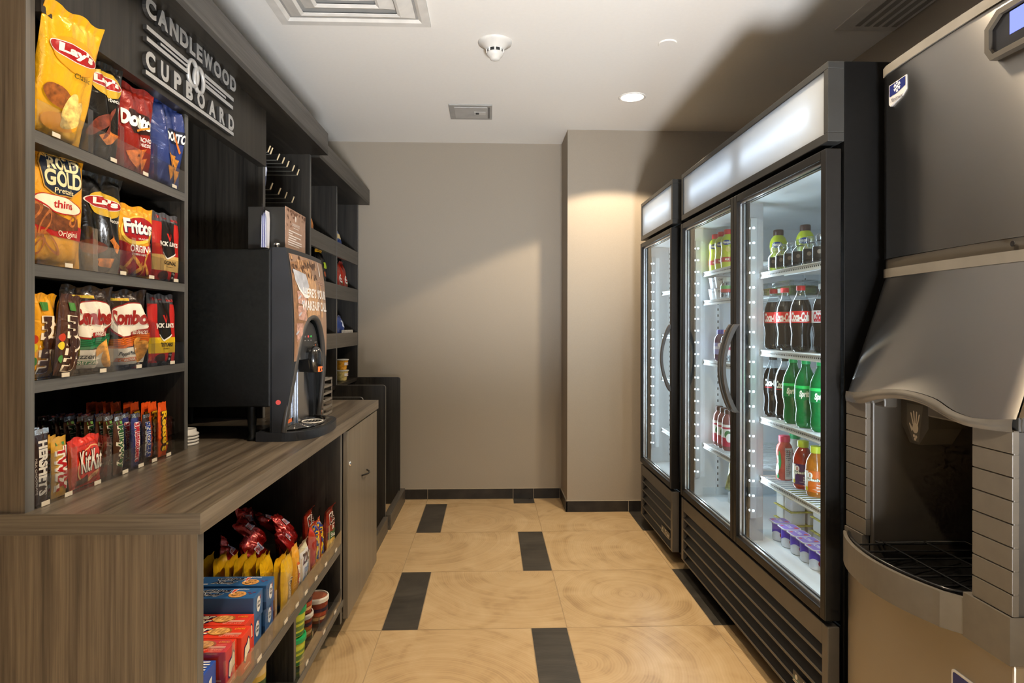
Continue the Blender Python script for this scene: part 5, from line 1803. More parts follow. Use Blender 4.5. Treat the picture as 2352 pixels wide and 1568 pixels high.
# one carton stands upright at the back
b = MB().box(-.06, 0, -.05, .05, 0, .172, 0, .0015)
fr_ = lambda u, v, off=0: Vector((off, -.05 + u, v))
b.shape(ell_pts(.055, .105, .040, .040), fr_, 1, .0006).text('Chips', (.025, .108, .085, .135), fr_, 2, .04, .0012).text('Ahoy', (.025, .080, .085, .106), fr_, 2, .04, .0012).shape([(.084, .11), (.092, .11), (.094, .145), (.086, .145)], fr_, 3, .0012)
done(b, 'cookie_carton', [MATS['carton_blue'], MATS['ink_EFF0F0'], MATS['ink_14213A'], MATS['ink_C8401E']], (-.850, 1.785, ZL + .0015), 'blue cookie carton standing upright at the back of the cabinet shelf', 'carton')
def nutter():
    L, W, H = .235, .062, .091
    b, top, end, side = carton(L, W, H, None)
    for t_, y0 in (('Nutter', .030), ('Butter', .008)):
        b.text(t_, (.046, y0 - .002, .148, y0 + .026), top, 1, .14, .0008, shear=.008).text(t_, (.050, y0, .145, y0 + .024), top, 2, .04, .0014, shear=.008)
    b.ell(.172, .032, .027, .019, top, 6, .0010, .1).ell(.168, .033, .025, .017, top, 3, .0014, .1)
    for k in range(5):
        x = .150 + .009 * k
        b.shape([(x, .022), (x + .0012, .022), (x + .006, .046), (x + .0048, .046)], top, 6, .0019)
    b.text('6 PACKS', (.202, .040, .226, .049), top, 4, .02, .0010)
    b.rect(.188, .021, .226, .024, top, 5, .0010).rect(.186, .016, .226, .019, top, 5, .0010).text('NET WT 4.8 OZ', (.178, .006, .224, .012), top, 5, .0, .0010)
    b.shape([(.012, .026), (.022, .020), (.034, .034), (.050, .038), (.048, .070), (.040, .078), (.030, .066), (.016, .062)], end, 1, .0007).shape([(.014, .029), (.022, .024), (.034, .038), (.047, .042), (.045, .067), (.039, .073), (.031, .062), (.018, .058)], end, 2, .0012)
    b.rect(.014, .008, .048, .012, end, 5, .0008)
    b.rect(.15, .012, .225, .016, side, 5, .0006).rect(.17, .024, .225, .028, side, 5, .0006)
    return b, [mat('carton_red', 'D63A22', .4, var=.05), I_('241E58'), I_('F3E7C8'), chipm('peanut_cookie', 'E0A35A'), I_('EDA028'), I_('F5B9A0'), I_('A8642A')]
b, mm = nutter()
nb = done(b, 'peanut_cookie_carton', mm, (-.576, 1.558, ZL + .0015), 'red peanut butter cookie carton in the middle of the three red ones', 'carton', 'red cookie cartons')
dup(nb, (-.594, 1.623, ZL + .0015), 'red peanut butter cookie carton next to the stacked blue cartons')
dup(nb, (-.586, 1.493, ZL + .0015), 'red peanut butter cookie carton next to the dark blue cartons')
def oreo():
    L, W, H = .205, .062, .082
    b, top, end, side = carton(L, W, H, None)
    b.ell(.130, .030, .050, .026, top, 1, .0008).ell(.128, .032, .046, .023, top, 2, .0012)
    rr = random.Random(6)
    for k in range(26):
        b.ell(.128 + rr.uniform(-.036, .036), .032 + rr.uniform(-.016, .016), .0045, .0022, top, 3, .0016, rr.uniform(0, 3), n=8)
    for k in range(5):
        x = .172 + rr.uniform(-.004, .004)
        b.shape([(x, .008 + .01 * k), (x + .024, .006 + .011 * k), (x + .026, .010 + .011 * k), (x + .002, .014 + .01 * k)], top, 1, .0014)
    b.shape([(.02, .02), (.035, .02), (.04, .06), (.025, .055)], end, 1, .0008)
    return b, [mat('carton_deep_blue', '2C50A8', .38, var=.05), I_('EDEBE6'), I_('2A2220'), I_('5A504A')]
b, mm = oreo()
og = done(b, 'cream_cookie_carton', mm, (-.600, 1.414, ZL + .0015), 'dark blue cream cookie carton next to the red cartons', 'carton', 'dark blue cookie cartons')
dup(og, (-.598, 1.348, ZL + .0015), 'dark blue cream cookie carton nearest the end panel of the cabinet')
# yellow shortbread packs in a row
b = Bag(.085, .150, .024, 31, bend=.10, nu=10, nv=18, waist=.0)
b.A('text', 'LORNA', (.35, .08, .98, .50), m=1, off=.0008, bold=.16, rot=-90).A('text', 'LORNA', (.42, .09, .92, .49), m=2, off=.0013, bold=.04, rot=-90)
b.A('text', 'DOONE', (-.30, .08, .33, .50), m=1, off=.0008, bold=.16, rot=-90).A('text', 'DOONE', (-.23, .09, .27, .49), m=2, off=.0013, bold=.04, rot=-90)
yb = None
r = random.Random(9)
nm = ['first', 'second', 'third', 'fourth', 'fifth', 'sixth', 'seventh', 'eighth', 'ninth', 'tenth', 'last']
for k in range(11):
    loc = (-.596 - .0225 * k, 1.902 + r.uniform(-.005, .005), ZL + .0015)
    lab = 'yellow shortbread pack, %s from the front in the yellow row' % nm[k]
    if yb is None:
        yb = done(b, 'shortbread_pack', [C_('E2B41A'), I_('F1EAD8'), I_('4A2A14')], loc, lab, 'snack bag', 'yellow shortbread packs')
    else:
        o = dup(yb, loc, lab)
        o.rotation_euler = (r.uniform(-.05, .05), r.uniform(-.12, .06), r.uniform(-.06, .06))
b = Bag(.062, .148, .030, 32, nu=10, nv=18)
b.A('ell', .1, .42, .55, .22, m=1, off=.001).A('text', 'Mini', (-.25, .26, .5, .58), m=2, off=.0018, bold=.05, rot=-90)
done(b, 'cookie_pouch', [C_('E8A62A'), I_('D2501C'), I_('F2E9D6')], (-.600, 1.995, ZL + .0015), 'small yellow and orange cookie pouch beside the yellow packs', rz=.04)
b = Bag(.100, .130, .034, 33, bend=.3, nu=14, nv=20)
b.A('rect', -.98, .04, .98, .80, m=1, off=.0008, lim=.25).A('text', 'ZOO', (-.75, .48, .72, .74), m=2, off=.0016, bold=.05, shear=.1).A('text', 'animals', (-.6, .24, .75, .46), m=3, off=.0016, bold=.02, shear=.08).A('ell', -.4, .14, .3, .08, m=3, off=.0016)
done(b, 'cracker_pouch', [C_('DCD7B8'), I_('DDE4EA'), I_('22304A'), I_('5E8FC0')], (-.605, 2.092, ZL + .0015), 'white and blue animal cracker pouch on the cabinet shelf', rz=.05)
def bugles():
    b = Bag(.085, .155, .040, 34, bend=.05, nu=14, nv=22)
    b.A('text', 'Bugles', (-.6, .22, .62, .96), m=1, off=.0012, bold=.14, rot=-90).A('text', 'Bugles', (-.46, .23, .48, .95), m=2, off=.0020, bold=.03, rot=-90).A('ell', .0, .12, .8, .10, m=3, off=.0012)
    return b, [C_('B9341F'), I_('E9C42C'), I_('27397E'), chipm('bugle_corn', 'D08A34')]
b, mm = bugles()
bu = done(b, 'corn_snack_bag', mm, (-.600, 2.190, ZL + .0015), 'red corn snack bag with yellow lettering, beside the animal crackers', group='red corn snack bags')
b2 = dup(bu, (-.598, 2.246, ZL + .0015), 'red corn snack bag with yellow lettering, beside the snack mix bags')
b2.rotation_euler = (.1, 0, .05)
b = Bag(.080, .165, .036, 35, bend=.4, nu=14, nv=22)
b.A('text', 'CHEX', (-.80, .60, .80, .86), m=1, off=.0012, bold=.06, shear=.1).A('text', 'CHEX', (-.74, .61, .76, .85), m=3, off=.0018, bold=.02, shear=.1).A('text', 'MIX', (-.4, .50, .5, .59), m=1, off=.0014, bold=.05).A('rect', -.98, .30, .98, .46, m=2, off=.0010, lim=.3).A('rect', -.98, .04, .98, .30, m=4, off=.0010, lim=.3).A('text', 'Snack', (-.6, .33, .6, .43), m=1, off=.0016, bold=.02)
cx0 = done(b, 'snack_mix_bag', [C_('8E2A18'), I_('E9E4DA'), I_('2E5A34'), I_('3A120C'), chipm('snack_mix', 'D6B25A')], (-.592, 2.372, ZL + .0015), 'brown snack mix bag with white lettering at the far end of the cabinet shelf', group='snack mix bags', rz=.04)
dup(cx0, (-.650, 2.335, ZL + .0015), 'brown snack mix bag standing behind the front one').rotation_euler = (0, -.06, .0)
# heap of shiny red pouches
b = Bag(.085, .120, .040, 36, crumple=2.6, nu=16, nv=18)
b.A('rect', -.45, .55, .45, .75, m=1, off=.0016, lim=.3).A('text', 'MINI', (-.4, .58, .0, .72), m=2, off=.0022, bold=.02).A('text', 'RITZ', (.05, .58, .42, .72), m=3, off=.0022, bold=.02)
red_f = foil('print_ruby_foil', 'A01A16', rough=.2, metal=.45, wr=.9, sc=16)
rm = [red_f, I_('D8CEDC'), I_('B83A3A'), I_('2E3E8A')]
heap = [((-.655, 2.185, ZL + .045), .55, .35, .10), ((-.735, 2.125, ZL + .030), .30, -.25, .35), ((-.690, 2.285, ZL + .060), .65, .15, -.20), ((-.775, 2.215, ZL + .075), .75, -.1, .15), ((-.810, 2.080, ZL + .050), .35, .2, .5), ((-.745, 2.330, ZL + .085), .9, .4, .1), ((-.850, 2.300, ZL + .060), .4, -.3, -.2), ((-.800, 2.150, ZL + .004), .1, .1, .1), ((-.700, 2.225, ZL + .004), .15, -.1, -.1)]
wher = ['leaning at the front of the red heap', 'low in the red heap toward the yellow packs', 'at the front of the red heap toward the snack mix', 'on top in the middle of the red heap', 'at the end of the red heap nearest the yellow packs', 'topmost in the red heap toward the snack mix', 'at the back of the red heap', 'at the bottom of the red heap on its rear side', 'at the bottom of the red heap on its front side']
rp = None
for (loc, ti, rz, ro), wh in zip(heap, wher):
    lab = 'shiny red cracker pouch ' + wh
    if rp is None:
        rp = done(b, 'cracker_pouch', rm, loc, lab, 'snack bag', 'shiny red cracker pouches', -ti, rz, ro)
    else:
        place(dup(rp, loc, lab), loc, -ti, rz, ro)
# tubs on the lowest board
def tub(label, loc, r, h, lidc, band, group, name='snack_cup', slots=False, art=None):
    t = thing(name, loc, label, 'tub', group)
    x, y, z = loc
    cyl = lambda u, v, off=0: Vector((x + (r * .96 + off) * math.cos(u), y + (r * .96 + off) * math.sin(u), z + v))
    m = MB().lathe([(r * .84, 0), (r * .86, .004), (r * .96, h * .80), (r * .97, h * .84)], (x, y, z), 28, 0)
    mats = [mat('tub_' + band[0], band[0], .4, var=.06)]
    for k, (v0, v1, c) in enumerate(band[1:]):
        mats.append(I_(c))
        rr = lambda v: r * (.86 + .10 * v / (h * .8))
        m.grid(lambda u, v: (x + (rr(v0 + (v1 - v0) * v) + .0006 + .0002 * k) * math.cos(2 * PI * u), y + (rr(v0 + (v1 - v0) * v) + .0006 + .0002 * k) * math.sin(2 * PI * u), z + v0 + (v1 - v0) * v), 28, 1, k + 1)
    if art:
        art(m, cyl, mats)
    m.build('cup', mats, t)
    lm = mat('lid_' + lidc, lidc, .35, var=.05)
    l = MB().lathe([(r * .985, h * .80), (r * 1.03, h * .82), (r * 1.04, h * .95), (r * 1.0, h), (r * .93, h), (r * .91, h - .004), (0, h - .004)], (x, y, z), 32, [0, 0, 0, 0, 0, 2 if lidc == 'D5D0C4' else 0])
    if slots:
        tp = plane_map((x, y, z + h - .0035), (1, 0, 0), (0, 1, 0))
        l.ell(r * .35, -r * .1, r * .22, r * .24, tp, 1, .0003).ell(-r * .3, .2 * r, r * .2, r * .14, tp, 1, .0003)
    l.build('lid', [lm, MATS['dark_plastic'], mat('lid_film', '9A5A42', .25, var=.2)], t)
    return t
gb = ['C9D244', (.020, .034, '5A7A3A'), (.042, .050, '6E8A3A'), (.004, .014, '2E6A34')]
def gart(m, cyl, mats):
    mats.append(I_('D8D8C8'))
    m.shape([(-1.9, .030), (-1.35, .030), (-1.35, .064), (-1.9, .064)], cyl, len(mats) - 1, .0016, .2)
tub('green lidded noodle tub at the bottom of the green pair', (-.616, 2.010, ZLL + .0015), .047, .088, '1E9A58', gb, 'green lidded tubs', slots=True, art=gart)
tub('green lidded noodle tub on top of the green pair', (-.616, 2.010, ZLL + .0910), .047, .088, '1E9A58', gb, 'green lidded tubs', slots=True, art=gart)
rb = ['8E3A22', (.012, .022, 'E2B27A'), (.040, .052, '2A1E3A'), (.026, .038, 'B2472A')]
tub('white lidded red soup tub at the bottom, behind the green pair', (-.640, 2.185, ZLL + .0015), .044, .080, 'D5D0C4', rb, 'white lidded tubs')
tub('white lidded red soup tub stacked highest behind the green pair', (-.640, 2.185, ZLL + .083), .044, .080, 'D5D0C4', rb, 'white lidded tubs')
tub('white lidded red soup tub standing alone toward the cabinet door', (-.618, 2.300, ZLL + .0015), .044, .088, 'D5D0C4', rb, 'white lidded tubs')
yb_ = ['E6CE9A', (.030, .085, 'D9B95A'), (.05, .07, '3E5A34')]
tub('red lidded canister behind the cabinet upright', (-.655, 1.800, ZLL + .0015), .040, .140, 'C2261C', yb_, 'red lidded canisters', 'snack_canister')

# ---------------------------------------------------------------- small goods in the far hutch
b = Bag(.15, .165, .05, 41, nu=14, nv=18)
b.A('ell', 0, .4, .8, .25, m=1, off=.001).A('rect', -.7, .75, .7, .9, m=2, off=.001)
done(b, 'chip_bag', [C_('A8321A'), I_('E08A3A'), I_('C8C4DC')], (-1.0, 3.530, 1.738), 'red and orange bag on the top shelf of the tall hutch, nearer bay', tilt=-.22)
b = Bag(.15, .155, .05, 42, nu=14, nv=18)
b.A('rect', -.98, .4, .98, .62, m=1, off=.001, lim=.3).A('ell', .2, .25, .6, .14, m=2, off=.001)
done(b, 'chip_bag', [C_('4E74B4'), I_('E2C890'), I_('2B4FA0')], (-1.0, 4.165, 1.738), 'blue and cream bag on the top shelf of the tall hutch, farther bay', tilt=-.22)
b = Bag(.15, .215, .05, 43, bend=.2, nu=14, nv=18)
b.A('rect', .0, .45, .9, .62, m=1, off=.001, lim=.3).A('rect', -.98, .88, .98, .99, m=2, off=.001, lim=.3).A('ell', .3, .3, .3, .08, m=3, off=.001)
done(b, 'snack_pouch', [C_('161412', 'print_161412'), I_('A8C02E'), I_('D8A022'), I_('B0502A')], (-.99, 3.772, 1.479), 'black pouch with lime patch on the second shelf of the tall hutch', tilt=-.16)
b = Bag(.11, .19, .04, 44, bend=.2, nu=14, nv=18)
b.A('ell', .1, .35, .6, .16, m=1, off=.001).A('ell', .3, .2, .3, .06, m=2, off=.001).A('text', 'S', (-.3, .25, .3, .44), m=0, off=.0016, bold=.04)
r1 = done(b, 'candy_pouch', [C_('B02A14'), I_('EDE6DC'), I_('4E9A3A')], (-.985, 4.17, 1.479), 'red candy pouch on the second shelf of the tall hutch, nearer of two', 'candy', 'red candy pouches in the tall hutch', -.20)
dup(r1, (-.980, 4.295, 1.479), 'red candy pouch on the second shelf of the tall hutch, farther of two', (0, -.2, 0))
b = Bag(.15, .125, .05, 45, nu=14, nv=18, crumple=2)
b.A('ell', .0, .5, .5, .2, m=1, off=.001).A('rect', .3, .1, .9, .3, m=2, off=.001)
done(b, 'chip_bag', [C_('2E4280'), I_('C8D2E6'), I_('C8782E')], (-.985, 4.17, 1.184), 'dark blue bag in a white tray on the third shelf of the tall hutch', tilt=-.15)
mb = MB().box(-1.05, -.957, 4.10, 4.40, 1.1805, 1.1825)
for k in range(9):
    mb.box(-.958, -.955, 4.10 + .036 * k, 4.118 + .036 * k, 1.1825, 1.212)
mb.box(-.958, -.955, 4.10, 4.40, 1.208, 1.212)
tag(mb.build('white_tray', mat('tray_white', (.6, .58, .54), .4)), 'low white slatted tray on the third shelf of the tall hutch', 'tray')
for z, lab, c in ((.8815, 'lower clear fruit cup on the bottom shelf of the tall hutch', 'D6C07A'), (.9525, 'upper clear fruit cup stacked on the other in the tall hutch', 'D89A2E')):
    t = thing('fruit_cup', (-.985, 4.215, z), lab, 'fruit cup', 'stacked fruit cups')
    MB().lathe([(.030, 0), (.032, .004), (.043, .060), (.045, .064)], (-.985, 4.215, z), 24, 0).build('cup', mat('fruit_' + c, c, .25, var=.35, scale=60), t)
    MB().lathe([(.046, .062), (.048, .066), (.046, .069), (0, .069)], (-.985, 4.215, z), 24, 0).build('lid', mat('film_lid', (.5, .5, .48), .2), t)
    fn = lambda u, v, off=0, z=z: Vector((-.985 + (.041 + off) * math.cos(u), 4.215 + (.041 + off) * math.sin(u), z + v))
    MB().shape([(-.9, .030), (.1, .030), (.1, .048), (-.9, .048)], fn, 0, .0012, .2).shape([(-.2, .034), (.05, .034), (.05, .044), (-.2, .044)], fn, 1, .0018, .2).build('paper_label', [mat('label_white', (.6, .58, .55), .5), I_('9A2A3A')], t)
b = Bag(.10, .14, .035, 46, nu=12, nv=16)
b.A('ell', 0, .5, .6, .2, m=1, off=.001)
done(b, 'chip_bag', [C_('32509A'), I_('D8DCE8')], (-.945, 2.655, 1.815), 'blue bag hanging on the peg hooks behind the coffee machine', tilt=0)
# ================================================================== drinks in the coolers
WHERE[0] = 'right'
cola = mat('cola', (.0035, .002, .0015), .10, coat=.4, spec=.3)
pet = clear('clear_bottle', (.86, .90, .91), .05, 1.6, .05)
pet_g = mat('green_bottle', (.004, .30, .075), .10, coat=.5, trans=.55, ior=1.3)
def cyl_fn(loc, prof, phi):
    """wrap (angle measured from phi, height) on the bottle profile"""
    def r_at(z):
        for (ra, za), (rb_, zb_) in zip(prof[:-1], prof[1:]):
            if za <= z <= zb_ and zb_ > za:
                return ra + (rb_ - ra) * (z - za) / (zb_ - za)
        return prof[-1][0]
    return lambda u, v, off=0: Vector((loc[0] + (r_at(v) + off) * math.cos(phi + u), loc[1] + (r_at(v) + off) * math.sin(phi + u), loc[2] + v))
PHI = math.radians(-118)
def bottle(name, label, loc, prof, segm, mats, cap, capm, art=None, group=None, cat='bottle', phi=PHI, n=22):
    t = thing(name, loc, label, cat, group)
    m = MB().lathe(prof, loc, n, segm)
    fn = cyl_fn(loc, prof, phi)
    mats = list(mats)
    if art:
        art(m, fn, mats)
    m.build('body', mats, t)
    if cap:
        MB().lathe(cap, loc, 16, 0).build('cap', capm, t)
    return t
CK = [(.026, 0), (.031, .006), (.0345, .022), (.0335, .040), (.0315, .062), (.0345, .084), (.0365, .092), (.0365, .102), (.0362, .146), (.0355, .152), (.033, .166), (.026, .185), (.0175, .202), (.0140, .212), (.0135, .222)]
CKC = [(.0150, .219), (.0152, .221), (.0152, .235), (.0140, .2365), (0, .2365)]
def band(m, fn, v0, v1, mi, off=.0006, n=26):
    m.grid(lambda u, v: fn(-PI + 2 * PI * u, v0 + (v1 - v0) * v, off), n, 1, mi)
def coke_art(lab, txt, t2=None):
    def art(m, fn, mats):
        mats += [I_(lab), I_(txt)]
        k = len(mats)
        band(m, fn, .103, .145, k - 2)
        m.text('Coca-Cola', (-.95, .108, .85, .141), fn, k - 1, bold=.05, off=.0012, shear=.05, lim=.12)
        if t2:
            m.text(t2, (-.5, .136, .4, .143), fn, k - 1, bold=.03, off=.0012, lim=.2)
        m.shape([(-.9, .107), (.6, .107), (.85, .110), (.5, .109), (-.85, .109)], fn, k - 1, .0012, .15)
    return art
sg = [1] + [1] * 9 + [1, 0, 0, 0]
redcap = mat('cap_red', 'C8282A', .35)
zB = SB + .0012
cks = [((1.121, 2.255, zB), 'red label cola bottle, nearest the door hinge of the three in front'), ((1.130, 2.398, zB), 'red label cola bottle in the middle of the front three'), ((1.122, 2.478, zB), 'red label cola bottle beside the light strip in the front three')]
k0 = bottle('cola_bottle', cks[0][1], cks[0][0], CK, [1] * 10 + [1, 0, 0, 0], [pet, cola], CKC, redcap, coke_art('C9201F', 'EFE8E4'), 'red label cola bottles')
for loc, lab in cks[1:]:
    dup(k0, loc, lab)
dup(k0, (1.215, 2.235, zB), 'red label cola bottle standing behind the front three')
bottle('cola_bottle', 'silver label cola bottle at the right of the red label ones', (1.150, 2.155, zB), CK, [1] * 10 + [1, 0, 0, 0], [pet, cola], CKC, mat('cap_silver', 'B9BCC0', .3, .4), coke_art('C3C8CC', 'A32430', 'Diet'))
zC = SCC + .0012
def zero_art(m, fn, mats):
    mats += [mat('zero_black', (.012, .012, .012), .25), I_('E6E6E4'), I_('A8202A')]
    k = len(mats)
    band(m, fn, .100, .146, k - 3)
    m.text('Coca-Cola', (-.85, .118, .80, .146), fn, k - 2, bold=.05, off=.0012, shear=.05, lim=.12)
    m.rect(-.9, .112, .0, .116, fn, k - 1, .0012, .2)
blackcap = mat('cap_black', (.012, .012, .012), .35)
z0 = bottle('cola_bottle', 'black label cola bottle next to the green bottles', (1.113, 2.362, zC), CK, [1] * 10 + [1, 0, 0, 0], [pet, cola], CKC, blackcap, zero_art, 'black label cola bottles')
dup(z0, (1.108, 2.450, zC), 'black label cola bottle beside the light strip')
dup(z0, (1.205, 2.43, zC), 'black label cola bottle standing behind the front two')
def sprite_art(m, fn, mats):
    mats += [mat('sprite_label', (.004, .21, .055), .3), I_('2FD06A'), I_('EDF2EA'), I_('D8DA3A')]
    k = len(mats)
    band(m, fn, .098, .136, k - 4)
    band(m, fn, .136, .146, k - 3)
    m.shape([(-.55, .118), (-.3, .103), (.0, .106), (.40, .103), (.50, .118), (.35, .131), (-.05, .127), (-.4, .132)], fn, k - 4, .0010, .15)
    m.text('Sprite', (-.55, .102, .50, .130), fn, k - 2, bold=.05, off=.0016, shear=.1, lim=.12)
    m.rect(.75, .110, .95, .128, fn, k - 2, .0012, .15)
grcap = mat('cap_green', '1C9A5A', .35)
s0 = bottle('lemon_soda_bottle', 'green lemon soda bottle in front, between two others', (1.098, 2.172, zC), CK, 0, [pet_g], CKC, grcap, sprite_art, 'green lemon soda bottles')
dup(s0, (1.100, 2.268, zC), 'green lemon soda bottle next to the black label cola')
dup(s0, (1.106, 2.085, zC), 'green lemon soda bottle nearest the door hinge')
dup(s0, (1.19, 2.145, zC), 'green lemon soda bottle standing behind the front three')
# mini jars on the top shelf
zA = SA + .0012
MN = [(.022, 0), (.026, .004), (.027, .012), (.0265, .018), (.0265, .052), (.024, .060), (.015, .070), (.012, .076)]
def mini_art(m, fn, mats):
    mats += [mat('mini_label', (.012, .011, .010), .3), I_('6A625A')]
    band(m, fn, .017, .053, len(mats) - 2)
    m.ell(-.2, .036, .25, .007, fn, len(mats) - 1, .0012, lim=.15)
nm6 = ['nearest the light strip', 'second from the light strip', 'third from the light strip', 'fourth from the light strip', 'fifth from the light strip', 'nearest the door hinge']
m0 = None
for k, y in enumerate((2.392, 2.328, 2.262, 2.198, 2.122, 2.056)):
    loc = (1.090, y, zA)
    lab = 'small clear bottle with black label, %s on the top shelf' % nm6[k]
    if m0 is None:
        m0 = bottle('mini_bottle', lab, loc, MN, 0, [pet], [(.0145, .074), (.0160, .078), (.0160, .090), (.012, .096), (0, .097)], clear('clear_cap', (.85, .88, .9), .08, 2.0, .12), mini_art, 'small clear bottles')
    else:
        dup(m0, loc, lab)
for k, y in enumerate((2.36, 2.23, 2.09)):
    dup(m0, (1.150, y, zA), 'small clear bottle with black label, %s in the rear line' % ['first from light strip', 'middle one', 'last one'][k])
# chocolate and strawberry milk
NQ = [(.028, 0), (.0315, .005), (.033, .03), (.0335, .05), (.031, .075), (.030, .09), (.0335, .115), (.0325, .132), (.026, .148), (.018, .157), (.0165, .160)]
NQC = [(.0190, .158), (.0195, .160), (.0195, .178), (.018, .181), (0, .181)]
def nq_art(b1, b2):
    def art(m, fn, mats):
        mats += [I_(b1), I_('26408A'), I_('E8E2D0'), I_(b2)]
        k = len(mats)
        band(m, fn, .030, .052, k - 4)
        m.ell(-.1, .118, .62, .012, fn, k - 3, .0010, lim=.15)
        m.text('Nesquik', (-.62, .110, .45, .126), fn, k - 2, bold=.04, off=.0016, shear=.04, lim=.12)
        m.ell(.1, .088, .35, .013, fn, k - 1, .0010, lim=.15)
        m.text('MILK', (-.3, .036, .3, .046), fn, k - 2, bold=.03, off=.0012, lim=.15)
    return art
milk_y = mat('sleeve_yellow_green', 'B6C21E', .3, var=.05, coat=.3)
br_cap = mat('cap_brown', '3E221C', .35)
n0 = bottle('milk_bottle', 'yellow chocolate milk bottle with brown cap, tallest in front on the top shelf', (1.17, 2.540, zA), NQ, 0, [milk_y], NQC, br_cap, nq_art('4A2A1C', 'D8C86A'), 'yellow milk bottles with brown caps')
dup(n0, (1.215, 2.41, zA), 'yellow chocolate milk bottle with brown cap behind the small clear bottles')
bottle('milk_bottle', 'pale green bottle with brown cap beside the light strip', (1.245, 2.72, SFAR[0] - .055), NQ, 0, [mat('sleeve_pale_green', '9FC59A', .3)], NQC, br_cap, nq_art('B8C83A', 'C8D8C0')) if False else None
zf = SFAR[0] + .0012
n1 = bottle('milk_bottle', 'yellow strawberry milk bottle with red cap, nearest the door handle', (1.103, 2.905, zf), NQ, 0, [milk_y], NQC, redcap, nq_art('B8262A', 'D8C86A'), 'yellow milk bottles with red caps')
dup(n1, (1.103, 2.985, zf), 'yellow strawberry milk bottle with red cap in the middle of its trio')
dup(n1, (1.103, 3.065, zf), 'yellow strawberry milk bottle with red cap at the far end of its trio')
# yogurt cups on the far second shelf
zf2 = SFAR[1] + .0012
def ycup(loc, lab, group='white yogurt cups'):
    t = thing('yogurt_cup', loc, lab, 'yogurt', group)
    prof = [(.026, 0), (.027, .003), (.035, .050), (.036, .052)]
    m = MB().lathe(prof, loc, 20, 0)
    fn = cyl_fn(loc, prof, math.radians(-110))
    m.text('OIKOS', (-.5, .034, .5, .043), fn, 1, bold=.02, off=.001, lim=.15).ell(.1, .020, .16, .010, fn, 1, .001, lim=.2).ell(.75, .018, .15, .006, fn, 1, .001, lim=.2)
    m.build('cup', [mat('yogurt_white', (.62, .64, .66), .4), I_('2A2A34')], t)
    MB().lathe([(.0375, .052), (.0378, .0535), (0, .0538)], loc, 20, 0).build('foil_lid', mat('lid_purple_grey', '6A6078', .3), t)
    return t
y0_ = ycup((1.105, 3.070, zf2), 'white yogurt cup, lower one at the far side')
dup(y0_, (1.105, 2.992, zf2), 'white yogurt cup, lower one nearer the milk drink')
dup(y0_, (1.105, 3.064, zf2 + .0545), 'white yogurt cup, upper one at the far side')
dup(y0_, (1.105, 2.988, zf2 + .0545), 'white yogurt cup, upper one nearer the milk drink')
def sm_art(c1, c2):
    def art(m, fn, mats):
        mats += [I_(c1), I_(c2), I_('E8E8E4')]
        k = len(mats)
        band(m, fn, .030, .085, k - 3)
        band(m, fn, .055, .068, k - 2, .0012)
        m.ell(.1, .075, .4, .010, fn, k - 1, .0016, lim=.15)
    return art
SMP = [(.026, 0), (.030, .005), (.031, .02), (.031, .095), (.028, .112), (.017, .125), (.0155, .130)]
SMC = [(.0178, .127), (.018, .129), (.018, .145), (.0165, .147), (0, .147)]
bottle('juice_bottle', 'small clear juice bottle with red band beside the yogurt cups', (1.100, 2.905, zf2), [(a, b_ * .62) for a, b_ in SMP], 0, [pet], [(a, .62 * .127 + (b_ - .127)) for a, b_ in SMC], mat('cap_pale', 'B8C0B8', .35), lambda m, fn, mats: (mats.extend([I_('B03238'), I_('4E9A54')]), band(m, fn, .030, .045, 1), band(m, fn, .045, .060, 2)))
zf3 = SFAR[2] + .0012
bottle('juice_bottle', 'purple juice bottle with blue cap behind the door handle', (1.105, 3.005, zf3), SMP, 0, [mat('juice_purple', '4A2A4A', .15, coat=.4)], SMC, mat('cap_blue', '3E3EA0', .35), sm_art('8A8ABE', 'C8CADC'))
bottle('juice_bottle', 'white label juice bottle with orange cap behind the door handle', (1.105, 2.915, zf3), SMP, 0, [pet], SMC, mat('cap_orange', 'E2622A', .35), sm_art('D8CFD0', 'C04A6A'))
zf4 = SFAR[3] + .0012
tb = [(1.110, 3.035), (1.108, 2.970), (1.106, 2.905)]
p0 = None
for k, (x, y) in enumerate(tb):
    lab = 'red and white tea bottle with dark cap, %s on the low far shelf' % ['farthest of three', 'middle of three', 'nearest of three'][k]
    if p0 is None:
        p0 = bottle('tea_bottle', lab, (x, y, zf4), [(a * .95, b_ * 1.32) for a, b_ in SMP], 0, [mat('tea_glass', '7A4A4A', .12, coat=.4)], [(a, b_ + .0405) for a, b_ in SMC], br_cap,
                    lambda m, fn, mats: (mats.extend([I_('DADBD6'), I_('A81E3E'), I_('2E6A3A')]), band(m, fn, .020, .120, 1), band(m, fn, .020, .060, 2, .0010), band(m, fn, .100, .108, 2, .0010), m.ell(.0, .075, .5, .018, fn, 3, .0014, lim=.15), m.ell(.2, .060, .45, .020, fn, 1, .0018, lim=.15)), 'red and white tea bottles')
    else:
        dup(p0, (x, y, zf4), lab)
zF = .4087
def clam(loc, lab, name='food_tray', W=.15, L=.13, H=.05, film='8A8A3A', cups=True, group='clear lidded food trays'):
    t = thing(name, loc, lab, 'food tray', group)
    x, y, z = loc
    m = MB()
    for dx in (-.033, .033):
        for dy in (-.036, .036):
            m.box(x + dx - .028, x + dx + .028, y + dy - .031, y + dy + .031, z, z + H, 0, .006)
    m.build('tray', mat('tray_plastic', (.56, .57, .56), .3), t)
    MB().box(x - .068, x + .068, y - .075, y + .075, z + H, z + H + .003).build('film_lid', mat('film_' + film, film, .25, var=.5, scale=50), t)
    return t
